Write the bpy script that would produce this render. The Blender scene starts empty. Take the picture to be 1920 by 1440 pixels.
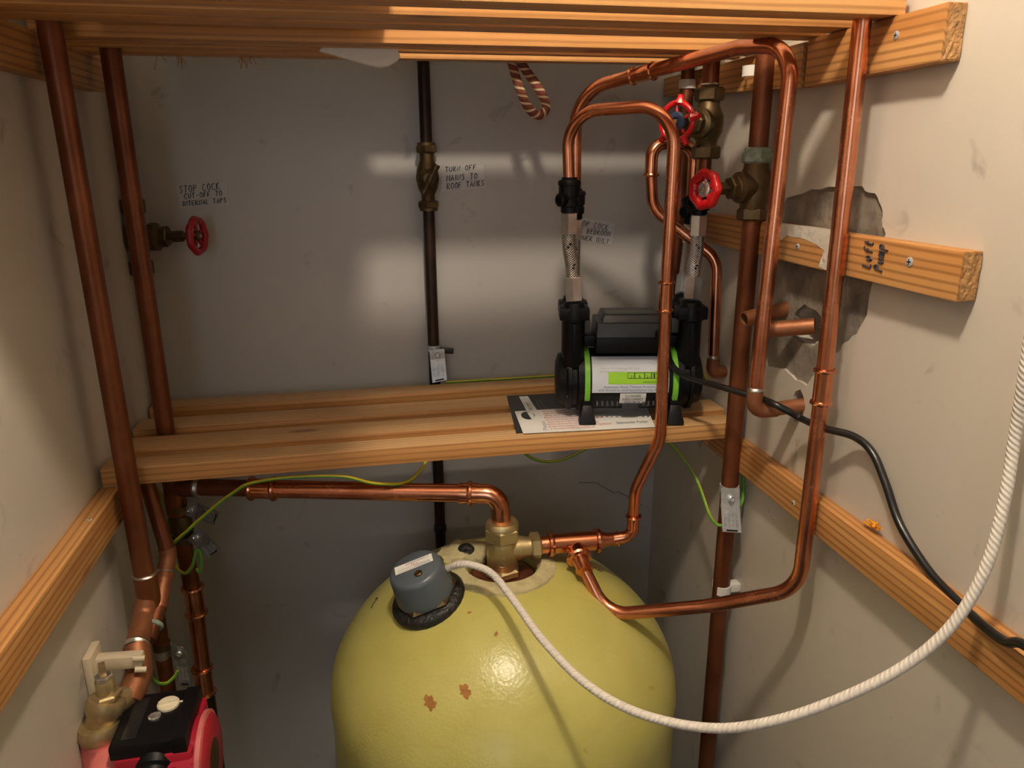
import bpy, bmesh, math, random
from mathutils import Vector, Matrix

random.seed(7)
S = bpy.context.scene
COL = S.collection
R = math.radians

# ------------------------------------------------------------------ camera
PITCH, YAW, ROLL, FPX = R(16.702), R(11.069), R(-.316), 1416.7
fwd = Vector((math.sin(YAW) * math.cos(PITCH), math.cos(YAW) * math.cos(PITCH), -math.sin(PITCH)))
_r = Vector((math.cos(YAW), -math.sin(YAW), 0)); _u = _r.cross(fwd)
rgt = _r * math.cos(ROLL) + _u * math.sin(ROLL)
upv = -_r * math.sin(ROLL) + _u * math.cos(ROLL)
CAM = Vector((0, -1.5, 0))
cd = bpy.data.cameras.new('camera'); cam = bpy.data.objects.new('camera', cd); COL.objects.link(cam)
m3 = Matrix((rgt, upv, -fwd)).transposed()
cam.matrix_world = Matrix.Translation(CAM) @ m3.to_4x4()
cd.sensor_fit = 'HORIZONTAL'; cd.sensor_width = 36; cd.lens = FPX / 1920 * 36
cd.clip_start = .02
S.camera = cam

# ------------------------------------------------------------------ world + exposure
w = bpy.data.worlds.new('world'); S.world = w; w.use_nodes = True
bg = w.node_tree.nodes['Background']
bg.inputs[0].default_value = (.80, .86, 1.0, 1); bg.inputs[1].default_value = .30
S.view_settings.view_transform = 'Standard'; S.view_settings.look = 'None'
S.view_settings.gamma = 1; S.view_settings.use_curve_mapping = False
S.view_settings.exposure = .72
LAMP_POS = Vector((.12, -1.10, .78)); LAMP_STRENGTH = 300.0
# weak cool fill, added as daylight from an unseen landing window
al = bpy.data.lights.new('window_fill', 'AREA'); al.shape = 'RECTANGLE'; al.size = .9; al.size_y = 1.0
al.energy = 4; al.color = (.72, .84, 1.0)
alo = bpy.data.objects.new('window_fill', al); COL.objects.link(alo); alo.location = (-.55, -3.14, .15); alo.rotation_euler = (R(90), 0, 0)

# ------------------------------------------------------------------ points of the place
def ray(px, py): return rgt * ((px - 960) / FPX) + upv * (-(py - 720) / FPX) + fwd
def at(px, py, Y=None, X=None, Z=None, D=None):
    r = ray(px, py)
    if D is not None: t = D
    elif Y is not None: t = (Y - CAM.y) / r.y
    elif X is not None: t = (X - CAM.x) / r.x
    else: t = (Z - CAM.z) / r.z
    return CAM + r * t
XL, XR, ZF, ZC = -.40, .622, -1.65, .90

# ------------------------------------------------------------------ materials
MATS = {}
def newmat(name):
    m = bpy.data.materials.new(name); m.use_nodes = True
    b = m.node_tree.nodes['Principled BSDF']; MATS[name] = m
    return m, m.node_tree.nodes, m.node_tree.links, b
def plain(name, col, rough=.5, metal=0, bump=0, bscale=60, var=0, vscale=8, coat=0, spec=None):
    m, n, l, b = newmat(name)
    b.inputs['Base Color'].default_value = (*col, 1); b.inputs['Roughness'].default_value = rough
    b.inputs['Metallic'].default_value = metal
    if coat: b.inputs['Coat Weight'].default_value = coat
    if spec is not None: b.inputs['Specular IOR Level'].default_value = spec
    tc = n.new('ShaderNodeTexCoord')
    if var:
        no = n.new('ShaderNodeTexNoise'); no.inputs['Scale'].default_value = vscale; no.inputs['Detail'].default_value = 6
        l.new(tc.outputs['Object'], no.inputs['Vector'])
        cr = n.new('ShaderNodeValToRGB')
        cr.color_ramp.elements[0].position = .3; cr.color_ramp.elements[1].position = .72
        cr.color_ramp.elements[0].color = (*[max(0, c * (1 - var)) for c in col], 1)
        cr.color_ramp.elements[1].color = (*[min(1, c * (1 + var)) for c in col], 1)
        l.new(no.outputs['Fac'], cr.inputs['Fac']); l.new(cr.outputs['Color'], b.inputs['Base Color'])
    if bump:
        nb = n.new('ShaderNodeTexNoise'); nb.inputs['Scale'].default_value = bscale; nb.inputs['Detail'].default_value = 4
        l.new(tc.outputs['Object'], nb.inputs['Vector'])
        bp = n.new('ShaderNodeBump'); bp.inputs['Strength'].default_value = bump; bp.inputs['Distance'].default_value = .004
        l.new(nb.outputs['Fac'], bp.inputs['Height']); l.new(bp.outputs['Normal'], b.inputs['Normal'])
    return m

def ramp(n, stops):
    cr = n.new('ShaderNodeValToRGB'); e = cr.color_ramp.elements
    while len(e) < len(stops): e.new(.5)
    for k, (p, c) in enumerate(stops):
        e[k].position = p; e[k].color = (*c, 1)
    return cr

def wall_mat(name, col, smudge):
    m, n, l, b = newmat(name); b.inputs['Roughness'].default_value = .42
    tc = n.new('ShaderNodeTexCoord')
    a = n.new('ShaderNodeTexNoise'); a.inputs['Scale'].default_value = 2.2; a.inputs['Detail'].default_value = 5
    l.new(tc.outputs['Object'], a.inputs['Vector'])
    c1 = ramp(n, [(.3, [x * .93 for x in col]), (.7, col)])
    l.new(a.outputs['Fac'], c1.inputs['Fac'])
    s = n.new('ShaderNodeTexNoise'); s.inputs['Scale'].default_value = 17; s.inputs['Detail'].default_value = 3; s.inputs['Distortion'].default_value = .6
    l.new(tc.outputs['Object'], s.inputs['Vector'])
    c2 = ramp(n, [(.655, (0, 0, 0)), (.76, (smudge,) * 3)])
    l.new(s.outputs['Fac'], c2.inputs['Fac'])
    mx = n.new('ShaderNodeMix'); mx.data_type = 'RGBA'
    l.new(c2.outputs['Color'], mx.inputs['Factor']); l.new(c1.outputs['Color'], mx.inputs['A'])
    mx.inputs['B'].default_value = (.16, .13, .11, 1)
    l.new(mx.outputs['Result'], b.inputs['Base Color'])
    g = n.new('ShaderNodeTexNoise'); g.inputs['Scale'].default_value = 38; g.inputs['Detail'].default_value = 6
    l.new(tc.outputs['Object'], g.inputs['Vector'])
    bp = n.new('ShaderNodeBump'); bp.inputs['Strength'].default_value = .12; bp.inputs['Distance'].default_value = .004
    l.new(g.outputs['Fac'], bp.inputs['Height']); l.new(bp.outputs['Normal'], b.inputs['Normal'])
    return m

def wood_mat(name, axis, light, dark, ring=(.30, .115, .03)):
    m, n, l, b = newmat(name); b.inputs['Roughness'].default_value = .48
    tc = n.new('ShaderNodeTexCoord'); oi = n.new('ShaderNodeObjectInfo')
    mul = n.new('ShaderNodeMath'); mul.operation = 'MULTIPLY'; mul.inputs[1].default_value = 37
    l.new(oi.outputs['Random'], mul.inputs[0])
    add = n.new('ShaderNodeVectorMath'); l.new(tc.outputs['Object'], add.inputs[0]); l.new(mul.outputs[0], add.inputs[1])
    mp = n.new('ShaderNodeMapping'); sc = [26, 26, 26]; sc[axis] = 1.3; mp.inputs['Scale'].default_value = sc
    l.new(add.outputs[0], mp.inputs['Vector'])
    a = n.new('ShaderNodeTexNoise'); a.inputs['Scale'].default_value = 1; a.inputs['Detail'].default_value = 5; a.inputs['Distortion'].default_value = .5
    l.new(mp.outputs[0], a.inputs['Vector'])
    c1 = ramp(n, [(.3, dark), (.62, light)]); l.new(a.outputs['Fac'], c1.inputs['Fac'])
    # growth rings: bands bent by a slow noise
    mp2 = n.new('ShaderNodeMapping'); s2 = [1, 1, 1]; s2[axis] = .09; mp2.inputs['Scale'].default_value = s2
    l.new(add.outputs[0], mp2.inputs['Vector'])
    wv = n.new('ShaderNodeTexWave'); wv.wave_type = 'RINGS'; wv.rings_direction = 'XYZ'[axis]
    wv.inputs['Scale'].default_value = 46; wv.inputs['Distortion'].default_value = 3.2; wv.inputs['Detail'].default_value = 2
    wv.inputs['Detail Scale'].default_value = .6
    l.new(mp2.outputs[0], wv.inputs['Vector'])
    c2 = ramp(n, [(.55, (0, 0, 0)), (.95, (.55, .55, .55))]); l.new(wv.outputs['Fac'], c2.inputs['Fac'])
    mx = n.new('ShaderNodeMix'); mx.data_type = 'RGBA'
    l.new(c2.outputs['Color'], mx.inputs['Factor']); l.new(c1.outputs['Color'], mx.inputs['A']); mx.inputs['B'].default_value = (*ring, 1)
    # knots
    mp3 = n.new('ShaderNodeMapping'); s3 = [13, 13, 13]; s3[axis] = 4.2; mp3.inputs['Scale'].default_value = s3
    l.new(add.outputs[0], mp3.inputs['Vector'])
    vo = n.new('ShaderNodeTexVoronoi'); vo.inputs['Scale'].default_value = 1; l.new(mp3.outputs[0], vo.inputs['Vector'])
    c3 = ramp(n, [(.06, (.7, .7, .7)), (.13, (0, 0, 0))]); l.new(vo.outputs['Distance'], c3.inputs['Fac'])
    mx2 = n.new('ShaderNodeMix'); mx2.data_type = 'RGBA'
    l.new(c3.outputs['Color'], mx2.inputs['Factor']); l.new(mx.outputs['Result'], mx2.inputs['A']); mx2.inputs['B'].default_value = (.17, .06, .02, 1)
    l.new(mx2.outputs['Result'], b.inputs['Base Color'])
    bp = n.new('ShaderNodeBump'); bp.inputs['Strength'].default_value = .25; bp.inputs['Distance'].default_value = .002
    l.new(a.outputs['Fac'], bp.inputs['Height']); l.new(bp.outputs['Normal'], b.inputs['Normal'])
    return m

def metal_mat(name, c0, c1, rough0, rough1, scale=9, metal=1.0, bump=.05, spots=None):
    m, n, l, b = newmat(name); b.inputs['Metallic'].default_value = metal
    tc = n.new('ShaderNodeTexCoord')
    a = n.new('ShaderNodeTexNoise'); a.inputs['Scale'].default_value = scale; a.inputs['Detail'].default_value = 7; a.inputs['Roughness'].default_value = .62
    l.new(tc.outputs['Object'], a.inputs['Vector'])
    cr = ramp(n, [(.32, c0), (.68, c1)]); l.new(a.outputs['Fac'], cr.inputs['Fac'])
    out = cr.outputs['Color']
    if spots:
        s = n.new('ShaderNodeTexNoise'); s.inputs['Scale'].default_value = 46; s.inputs['Detail'].default_value = 3
        l.new(tc.outputs['Object'], s.inputs['Vector'])
        sr = ramp(n, [(.62, (0, 0, 0)), (.72, (.6,) * 3)]); l.new(s.outputs['Fac'], sr.inputs['Fac'])
        mx = n.new('ShaderNodeMix'); mx.data_type = 'RGBA'; l.new(sr.outputs['Color'], mx.inputs['Factor'])
        l.new(out, mx.inputs['A']); mx.inputs['B'].default_value = (*spots, 1); out = mx.outputs['Result']
    l.new(out, b.inputs['Base Color'])
    mr = n.new('ShaderNodeMapRange'); mr.inputs['To Min'].default_value = rough0; mr.inputs['To Max'].default_value = rough1
    l.new(a.outputs['Fac'], mr.inputs['Value']); l.new(mr.outputs[0], b.inputs['Roughness'])
    bp = n.new('ShaderNodeBump'); bp.inputs['Strength'].default_value = bump; bp.inputs['Distance'].default_value = .002
    l.new(a.outputs['Fac'], bp.inputs['Height']); l.new(bp.outputs['Normal'], b.inputs['Normal'])
    return m

wall_mat('wall_paint', (.58, .532, .462), .45)
wall_mat('wall_paint_cool', (.50, .485, .465), .40)
LIGHTW, DARKW = (.66, .36, .135), (.50, .225, .065)
wood_mat('pine_x', 0, LIGHTW, DARKW); wood_mat('pine_pale_top', 0, (.66, .42, .20), (.54, .31, .13), (.40, .20, .08)); wood_mat('pine_y', 1, (.58, .30, .105), (.42, .18, .05), (.19, .065, .018))
plain('end_grain', (.42, .22, .08), .7, bump=.8, bscale=220, var=.35, vscale=160)
metal_mat('copper_new', (.52, .175, .085), (.78, .33, .19), .16, .36, 14)
metal_mat('copper_fitting', (.60, .215, .10), (.84, .38, .22), .12, .26, 30)
metal_mat('copper_old', (.135, .042, .020), (.30, .105, .048), .34, .52, 7, .8)
metal_mat('copper_worn', (.24, .09, .04), (.40, .16, .075), .4, .6, 22, .65, .2, (.22, .20, .17))
metal_mat('copper_dark', (.022, .013, .010), (.055, .030, .020), .36, .5, 12, .6)
metal_mat('brass_new', (.52, .42, .20), (.70, .58, .32), .34, .48, 20, .9)
metal_mat('brass_old', (.085, .058, .028), (.17, .115, .055), .38, .55, 26, .85, .15)
metal_mat('brass_pale', (.40, .30, .15), (.58, .46, .26), .35, .5, 30, .8, .2)
metal_mat('verdigris', (.12, .17, .13), (.42, .50, .40), .6, .85, 70, .2, .6)
metal_mat('solder', (.45, .42, .38), (.72, .70, .66), .25, .45, 50)
metal_mat('galvanised', (.50, .52, .55), (.74, .77, .80), .25, .45, 60, .45)
metal_mat('galvanised_dull', (.16, .16, .165), (.34, .34, .345), .3, .5, 90, .7, .4)
metal_mat('steel_bright', (.62, .65, .69), (.84, .87, .90), .12, .26, 40, .85)
plain('black_plastic', (.005, .005, .006), .42, bump=.05, bscale=200, spec=.22)
plain('box_grey', (.030, .034, .040), .45)
plain('lid_grey', (.085, .085, .078), .5)
plain('green_ring', (.20, .56, .05), .4)
plain('sticker_green', (.36, .72, .03), .4)
plain('label_white', (.72, .77, .86), .3)
plain('paper', (.82, .82, .81), .6)
plain('paper_note', (.56, .545, .535), .6)
plain('card_white', (.84, .83, .80), .55)
plain('ink', (.02, .02, .035), .6)
plain('ink_grey', (.30, .30, .32), .6)
plain('ink_faint', (.48, .48, .5), .6)
plain('ink_red', (.70, .06, .08), .6)
plain('print_blue', (.10, .16, .34), .5)
plain('booklet_black', (.014, .014, .016), .3)
plain('red_paint', (.55, .008, .012), .22, coat=.4)
plain('red_dark', (.34, .010, .020), .35)
plain('wheel_hub_blue', (.02, .035, .085), .4)
plain('pump_red', (.38, .010, .030), .38, var=.2, vscale=20)
plain('pump_pink', (.62, .16, .15), .6, var=.35, vscale=26, bump=.2)
plain('white_plastic', (.72, .70, .66), .4)
plain('cream_plastic', (.62, .53, .38), .5, var=.12)
plain('knob_cream', (.78, .70, .52), .45)
plain('cap_grey', (.085, .105, .125), .36, bump=.03)
plain('gasket', (.012, .011, .010), .45, bump=.8, bscale=160, var=.5, vscale=60)
plain('foam_cut', (.50, .44, .24), .9, bump=.8, bscale=140, var=.25, vscale=40)
plain('foam_blob', (.85, .36, .02), .8, bump=1, bscale=200)
plain('boss_copper', (.20, .06, .03), .28, metal=.6, var=.4, vscale=40)
plain('dark_gap', (.004, .003, .003), .9)
plain('mortar', (.235, .20, .16), .95, bump=1.0, bscale=55, var=.4, vscale=26)
plain('plaster_edge', (.60, .55, .48), .9, bump=.6, bscale=80)
plain('cable_black', (.009, .009, .010), .3)
plain('linen_white', (.80, .79, .77), .9, bump=.3, bscale=300)
plain('linen_beige', (.55, .48, .40), .9, bump=.3, bscale=300)
plain('floor_dark', (.07, .06, .055), .8, var=.2)
plain('ceiling_white', (.62, .60, .56), .8)
plain('straw', (.45, .22, .07), .8)
plain('rust', (.36, .155, .035), .8, var=.35, vscale=90)

def lamp_mat():
    m, n, l, b = newmat('bulb_glow')
    b.inputs['Base Color'].default_value = (1, .9, .75, 1)
    b.inputs['Emission Color'].default_value = (1.0, .85, .66, 1)
    b.inputs['Emission Strength'].default_value = LAMP_STRENGTH
lamp_mat()

def cylinder_foam():
    m, n, l, b = newmat('foam_green'); b.inputs['Roughness'].default_value = .30
    tc = n.new('ShaderNodeTexCoord')
    a = n.new('ShaderNodeTexNoise'); a.inputs['Scale'].default_value = 9; a.inputs['Detail'].default_value = 4
    l.new(tc.outputs['Object'], a.inputs['Vector'])
    c1 = ramp(n, [(.3, (.45, .41, .105)), (.7, (.54, .505, .155))]); l.new(a.outputs['Fac'], c1.inputs['Fac'])
    s = n.new('ShaderNodeTexNoise'); s.inputs['Scale'].default_value = 24; s.inputs['Detail'].default_value = 5
    l.new(tc.outputs['Object'], s.inputs['Vector'])
    c2 = ramp(n, [(.685, (0, 0, 0)), (.73, (.75,) * 3)]); l.new(s.outputs['Fac'], c2.inputs['Fac'])
    mx = n.new('ShaderNodeMix'); mx.data_type = 'RGBA'; l.new(c2.outputs['Color'], mx.inputs['Factor'])
    l.new(c1.outputs['Color'], mx.inputs['A']); mx.inputs['B'].default_value = (.34, .20, .03, 1)
    l.new(mx.outputs['Result'], b.inputs['Base Color'])
    g = n.new('ShaderNodeTexVoronoi'); g.inputs['Scale'].default_value = 210
    l.new(tc.outputs['Object'], g.inputs['Vector'])
    g2 = n.new('ShaderNodeTexNoise'); g2.inputs['Scale'].default_value = 130; g2.inputs['Detail'].default_value = 4
    l.new(tc.outputs['Object'], g2.inputs['Vector'])
    ad = n.new('ShaderNodeMath'); l.new(g.outputs['Distance'], ad.inputs[0]); l.new(g2.outputs['Fac'], ad.inputs[1])
    bp = n.new('ShaderNodeBump'); bp.inputs['Strength'].default_value = .12; bp.inputs['Distance'].default_value = .002
    l.new(ad.outputs[0], bp.inputs['Height']); l.new(bp.outputs['Normal'], b.inputs['Normal'])
cylinder_foam()

def uv_stripe(name, ca, cb, turns, per_m, width, rough=.5, metal=0, fibre=0):
    """two colours wound round a tube: uses the tube's own (angle, length) coordinates"""
    m, n, l, b = newmat(name); b.inputs['Roughness'].default_value = rough; b.inputs['Metallic'].default_value = metal
    uv = n.new('ShaderNodeUVMap'); uv.uv_map = 'UVMap'
    sp = n.new('ShaderNodeSeparateXYZ'); l.new(uv.outputs[0], sp.inputs[0])
    m1 = n.new('ShaderNodeMath'); m1.operation = 'MULTIPLY'; m1.inputs[1].default_value = turns; l.new(sp.outputs['X'], m1.inputs[0])
    m2 = n.new('ShaderNodeMath'); m2.operation = 'MULTIPLY_ADD'; m2.inputs[1].default_value = per_m
    l.new(sp.outputs['Y'], m2.inputs[0]); l.new(m1.outputs[0], m2.inputs[2])
    fr = n.new('ShaderNodeMath'); fr.operation = 'FRACT'; l.new(m2.outputs[0], fr.inputs[0])
    lt = n.new('ShaderNodeMath'); lt.operation = 'LESS_THAN'; lt.inputs[1].default_value = width; l.new(fr.outputs[0], lt.inputs[0])
    mx = n.new('ShaderNodeMix'); mx.data_type = 'RGBA'; l.new(lt.outputs[0], mx.inputs['Factor'])
    mx.inputs['A'].default_value = (*ca, 1); mx.inputs['B'].default_value = (*cb, 1)
    l.new(mx.outputs['Result'], b.inputs['Base Color'])
    if fibre:
        f2 = n.new('ShaderNodeMath'); f2.operation = 'SINE'
        m3 = n.new('ShaderNodeMath'); m3.operation = 'MULTIPLY'; m3.inputs[1].default_value = 6.283 * fibre
        l.new(m2.outputs[0], m3.inputs[0]); l.new(m3.outputs[0], f2.inputs[0])
        bp = n.new('ShaderNodeBump'); bp.inputs['Strength'].default_value = .35; bp.inputs['Distance'].default_value = .001
        l.new(f2.outputs[0], bp.inputs['Height']); l.new(bp.outputs['Normal'], b.inputs['Normal'])
uv_stripe('earth_wire', (.12, .36, .035), (.62, .52, .03), 1, 0, .45, .4)
uv_stripe('white_flex', (.72, .67, .60), (.66, .58, .49), 2, 85, .16, .7, 0, 2)
uv_stripe('rope_weave', (.20, .055, .035), (.60, .46, .28), 2, 75, .30, .9, 0, 4)

def braid():
    m, n, l, b = newmat('steel_braid'); b.inputs['Metallic'].default_value = 1; b.inputs['Roughness'].default_value = .26
    uv = n.new('ShaderNodeUVMap'); uv.uv_map = 'UVMap'
    sp = n.new('ShaderNodeSeparateXYZ'); l.new(uv.outputs[0], sp.inputs[0])
    hs = []
    for sgn in (1, -1):
        a = n.new('ShaderNodeMath'); a.operation = 'MULTIPLY'; a.inputs[1].default_value = 14 * sgn; l.new(sp.outputs['X'], a.inputs[0])
        c = n.new('ShaderNodeMath'); c.operation = 'MULTIPLY_ADD'; c.inputs[1].default_value = 260; l.new(sp.outputs['Y'], c.inputs[0]); l.new(a.outputs[0], c.inputs[2])
        d = n.new('ShaderNodeMath'); d.operation = 'MULTIPLY'; d.inputs[1].default_value = 6.283; l.new(c.outputs[0], d.inputs[0])
        e = n.new('ShaderNodeMath'); e.operation = 'SINE'; l.new(d.outputs[0], e.inputs[0]); hs.append(e)
    mx = n.new('ShaderNodeMath'); mx.operation = 'MAXIMUM'; l.new(hs[0].outputs[0], mx.inputs[0]); l.new(hs[1].outputs[0], mx.inputs[1])
    cr = ramp(n, [(.05, (.10, .10, .10)), (.6, (.78, .77, .75))]); l.new(mx.outputs[0], cr.inputs['Fac'])
    l.new(cr.outputs['Color'], b.inputs['Base Color'])
    bp = n.new('ShaderNodeBump'); bp.inputs['Strength'].default_value = .6; bp.inputs['Distance'].default_value = .0012
    l.new(mx.outputs[0], bp.inputs['Height']); l.new(bp.outputs['Normal'], b.inputs['Normal'])
braid()

# ------------------------------------------------------------------ geometry helpers
class G:
    """collects verts, faces and optional (angle,length) coordinates for one mesh"""
    def __init__(s): s.v = []; s.f = []; s.uv = []
    def add(s, vs, fs, uvs=None):
        o = len(s.v); s.v += [Vector(v) for v in vs]
        for k, f in enumerate(fs):
            s.f.append([i + o for i in f]); s.uv.append(uvs[k] if uvs else [(0, 0)] * len(f))
        return s
def frame_of(a):
    a = Vector(a).normalized(); t = Vector((0, 0, 1)) if abs(a.z) < .9 else Vector((0, 1, 0))
    u = t.cross(a).normalized(); return a, u, a.cross(u)

def lathe(prof, o, axis, n=24, g=None, phase=0, closed=False):
    """prof: list of (radius, distance along axis)"""
    g = g or G(); a, u, v = frame_of(axis); o = Vector(o); vs = []; fs = []
    for (r, t) in prof:
        for k in range(n):
            th = 2 * math.pi * k / n + phase
            vs.append(o + a * t + (u * math.cos(th) + v * math.sin(th)) * r)
    m = len(prof)
    for i in range(m - 1 + (1 if closed else 0)):
        for k in range(n):
            fs.append([i * n + k, i * n + (k + 1) % n, ((i + 1) % m) * n + (k + 1) % n, ((i + 1) % m) * n + k])
    if not closed:
        if prof[0][0] > 1e-6: fs.append(list(range(n - 1, -1, -1)))
        if prof[-1][0] > 1e-6: fs.append([(m - 1) * n + k for k in range(n)])
    return g.add(vs, fs)

def fillet(pts, rad, n=8):
    pts = [Vector(p) for p in pts]
    if not isinstance(rad, (list, tuple)): rad = [rad] * len(pts)
    out = [pts[0]]
    for i in range(1, len(pts) - 1):
        a, b, c = pts[i - 1], pts[i], pts[i + 1]; r = rad[i]
        la, lc = (a - b).length, (c - b).length
        cosang = max(-1, min(1, (a - b).normalized().dot((c - b).normalized()))); ang = math.acos(cosang)
        if r <= 0 or ang > 3.1: out.append(b); continue
        d = min(r / math.tan(ang / 2), la * .48, lc * .48)
        p0 = b + (a - b).normalized() * d; p1 = b + (c - b).normalized() * d
        for k in range(n + 1):
            t = k / n; wgt = math.sin(ang / 2)   # rational quadratic = true arc
            B0, B1, B2 = (1 - t) ** 2, 2 * t * (1 - t) * wgt, t * t
            out.append((p0 * B0 + b * B1 + p1 * B2) / (B0 + B1 + B2))
    out.append(pts[-1]); return out

def spline(pts, n=8):
    pts = [Vector(p) for p in pts]; q = [pts[0] * 2 - pts[1]] + pts + [pts[-1] * 2 - pts[-2]]; out = []
    for i in range(1, len(q) - 2):
        p0, p1, p2, p3 = q[i - 1:i + 3]
        for k in range(n):
            t = k / n
            out.append(.5 * ((2 * p1) + (p2 - p0) * t + (2 * p0 - 5 * p1 + 4 * p2 - p3) * t * t + (3 * p1 - p0 - 3 * p2 + p3) * t ** 3))
    out.append(pts[-1]); return out

def sweep(path, r, n=16, g=None, cap=True, flat=None):
    g = g or G(); path = [Vector(p) for p in path]
    p2 = [path[0]]
    for p in path[1:]:
        if (p - p2[-1]).length > 1e-5: p2.append(p)
    path = p2; m = len(path)
    tang = []
    for i in range(m):
        a = path[max(0, i - 1)]; b = path[min(m - 1, i + 1)]; tang.append((b - a).normalized())
    _, u, v = frame_of(tang[0]); vs = []; L = 0; Ls = []
    rr = r if isinstance(r, (list, tuple)) else [r] * m
    for i in range(m):
        if i: 
            L += (path[i] - path[i - 1]).length
            u = (u - tang[i] * u.dot(tang[i])).normalized(); v = tang[i].cross(u)
        Ls.append(L)
        for k in range(n):
            th = 2 * math.pi * k / n; vs.append(path[i] + (u * math.cos(th) + v * math.sin(th)) * rr[i])
    fs = []; uvs = []
    for i in range(m - 1):
        for k in range(n):
            fs.append([i * n + k, i * n + (k + 1) % n, (i + 1) * n + (k + 1) % n, (i + 1) * n + k])
            uvs.append([(k / n, Ls[i]), ((k + 1) / n, Ls[i]), ((k + 1) / n, Ls[i + 1]), (k / n, Ls[i + 1])])
    if cap:
        fs.append(list(range(n - 1, -1, -1))); uvs.append([(0, 0)] * n)
        fs.append([(m - 1) * n + k for k in range(n)]); uvs.append([(0, Ls[-1])] * n)
    return g.add(vs, fs, uvs)

def hexa(c8, g=None, bev=.0015):
    """box from eight corners: bottom ring (4) then top ring (4), bevelled"""
    g = g or G(); bm = bmesh.new(); v = [bm.verts.new(c) for c in c8]
    for f in ((3, 2, 1, 0), (4, 5, 6, 7), (0, 1, 5, 4), (1, 2, 6, 5), (2, 3, 7, 6), (3, 0, 4, 7)):
        bm.faces.new([v[i] for i in f])
    if bev: bmesh.ops.bevel(bm, geom=list(bm.edges), offset=bev, segments=2, profile=.6, affect='EDGES')
    bm.verts.index_update()
    g.add([x.co.copy() for x in bm.verts], [[x.index for x in f.verts] for f in bm.faces]); bm.free(); return g
def boxg(lo, hi, g=None, bev=.0015, rot=None, piv=None):
    (x0, y0, z0), (x1, y1, z1) = lo, hi
    c = [Vector(p) for p in ((x0, y0, z0), (x1, y0, z0), (x1, y1, z0), (x0, y1, z0), (x0, y0, z1), (x1, y0, z1), (x1, y1, z1), (x0, y1, z1))]
    if rot:
        piv = Vector(piv or ((x0 + x1) / 2, (y0 + y1) / 2, (z0 + z1) / 2)); c = [piv + rot @ (p - piv) for p in c]
    return hexa(c, g, bev)
def prism(poly, depth, g=None, bev=0):
    """closed outline (3D points, planar) pushed along a vector"""
    g = g or G(); bm = bmesh.new(); d = Vector(depth)
    a = [bm.verts.new(p) for p in poly]; b = [bm.verts.new(Vector(p) + d) for p in poly]; n = len(poly)
    bm.faces.new(a[::-1]); bm.faces.new(b)
    for k in range(n): bm.faces.new((a[k], a[(k + 1) % n], b[(k + 1) % n], b[k]))
    bmesh.ops.recalc_face_normals(bm, faces=list(bm.faces))
    if bev: bmesh.ops.bevel(bm, geom=list(bm.edges), offset=bev, segments=2, profile=.6, affect='EDGES')
    bm.verts.index_update()
    g.add([x.co.copy() for x in bm.verts], [[x.index for x in f.verts] for f in bm.faces]); bm.free(); return g

def make(name, g, mat, parent=None, smooth=35, local=False, label=None):
    me = bpy.data.meshes.new(name)
    off = Vector((0, 0, 0))
    if parent is not None and not local: off = Vector(parent['_o'])
    me.from_pydata([v - off for v in g.v], [], g.f)
    uvl = me.uv_layers.new(name='UVMap'); i = 0
    for f in g.uv:
        for c in f: uvl.data[i].uv = c; i += 1
    me.validate(); 
    bm = bmesh.new(); bm.from_mesh(me); bmesh.ops.recalc_face_normals(bm, faces=list(bm.faces)); bm.to_mesh(me); bm.free()
    if smooth:
        me.polygons.foreach_set('use_smooth', [True] * len(me.polygons)); me.set_sharp_from_angle(angle=R(smooth))
    o = bpy.data.objects.new(name, me); COL.objects.link(o); me.materials.append(MATS[mat])
    if parent is not None: o.parent = parent; o['_o'] = list(parent['_o'])
    else: o['_o'] = [0, 0, 0]
    if label: o['label'] = label
    return o
def thing(name, loc, label, cat, group=None, rz=0):
    o = bpy.data.objects.new(name, None); COL.objects.link(o); o.location = loc; o.rotation_euler = (0, 0, rz)
    o.empty_display_size = .02
    o['label'] = label; o['category'] = cat; o['_o'] = list(loc)
    if group: o['group'] = group
    return o
def struct(name, g, mat, smooth=0, parent=None):
    o = make(name, g, mat, parent, smooth); o['kind'] = 'structure'; return o
def single(name, g, mat, base, label, cat, group=None, smooth=35):
    me = make(name, g, mat, None, smooth)
    b = Vector(base)
    for v in me.data.vertices: v.co -= b
    me.location = b; me['_o'] = list(b)
    me['label'] = label; me['category'] = cat
    if group: me['group'] = group
    return me

# flat print -------------------------------------------------------
_txt = {}
def text_geo(body):
    if body in _txt: return _txt[body]
    c = bpy.data.curves.new('t', 'FONT'); c.body = body; c.resolution_u = 2
    o = bpy.data.objects.new('t', c); COL.objects.link(o)
    dg = bpy.context.evaluated_depsgraph_get(); me = bpy.data.meshes.new_from_object(o.evaluated_get(dg))
    vs = [v.co.copy() for v in me.vertices]; fs = [list(p.vertices) for p in me.polygons]
    bpy.data.objects.remove(o); bpy.data.curves.remove(c); bpy.data.meshes.remove(me)
    x0 = min(v.x for v in vs); x1 = max(v.x for v in vs)
    _txt[body] = ([((v.x - x0) / (x1 - x0), v.y / .72) for v in vs], fs); return _txt[body]
def quadmap(TL, TR, BR, BL, lift=.0004):
    TL, TR, BR, BL = [Vector(p) for p in (TL, TR, BR, BL)]
    nrm = (BL - TL).cross(TR - TL).normalized()
    if nrm.dot(CAM - TL) < 0: nrm = -nrm
    def f(u, v, h=0): return (TL * (1 - u) + TR * u) * (1 - v) + (BL * (1 - u) + BR * u) * v + nrm * (lift + h)
    return f
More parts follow.
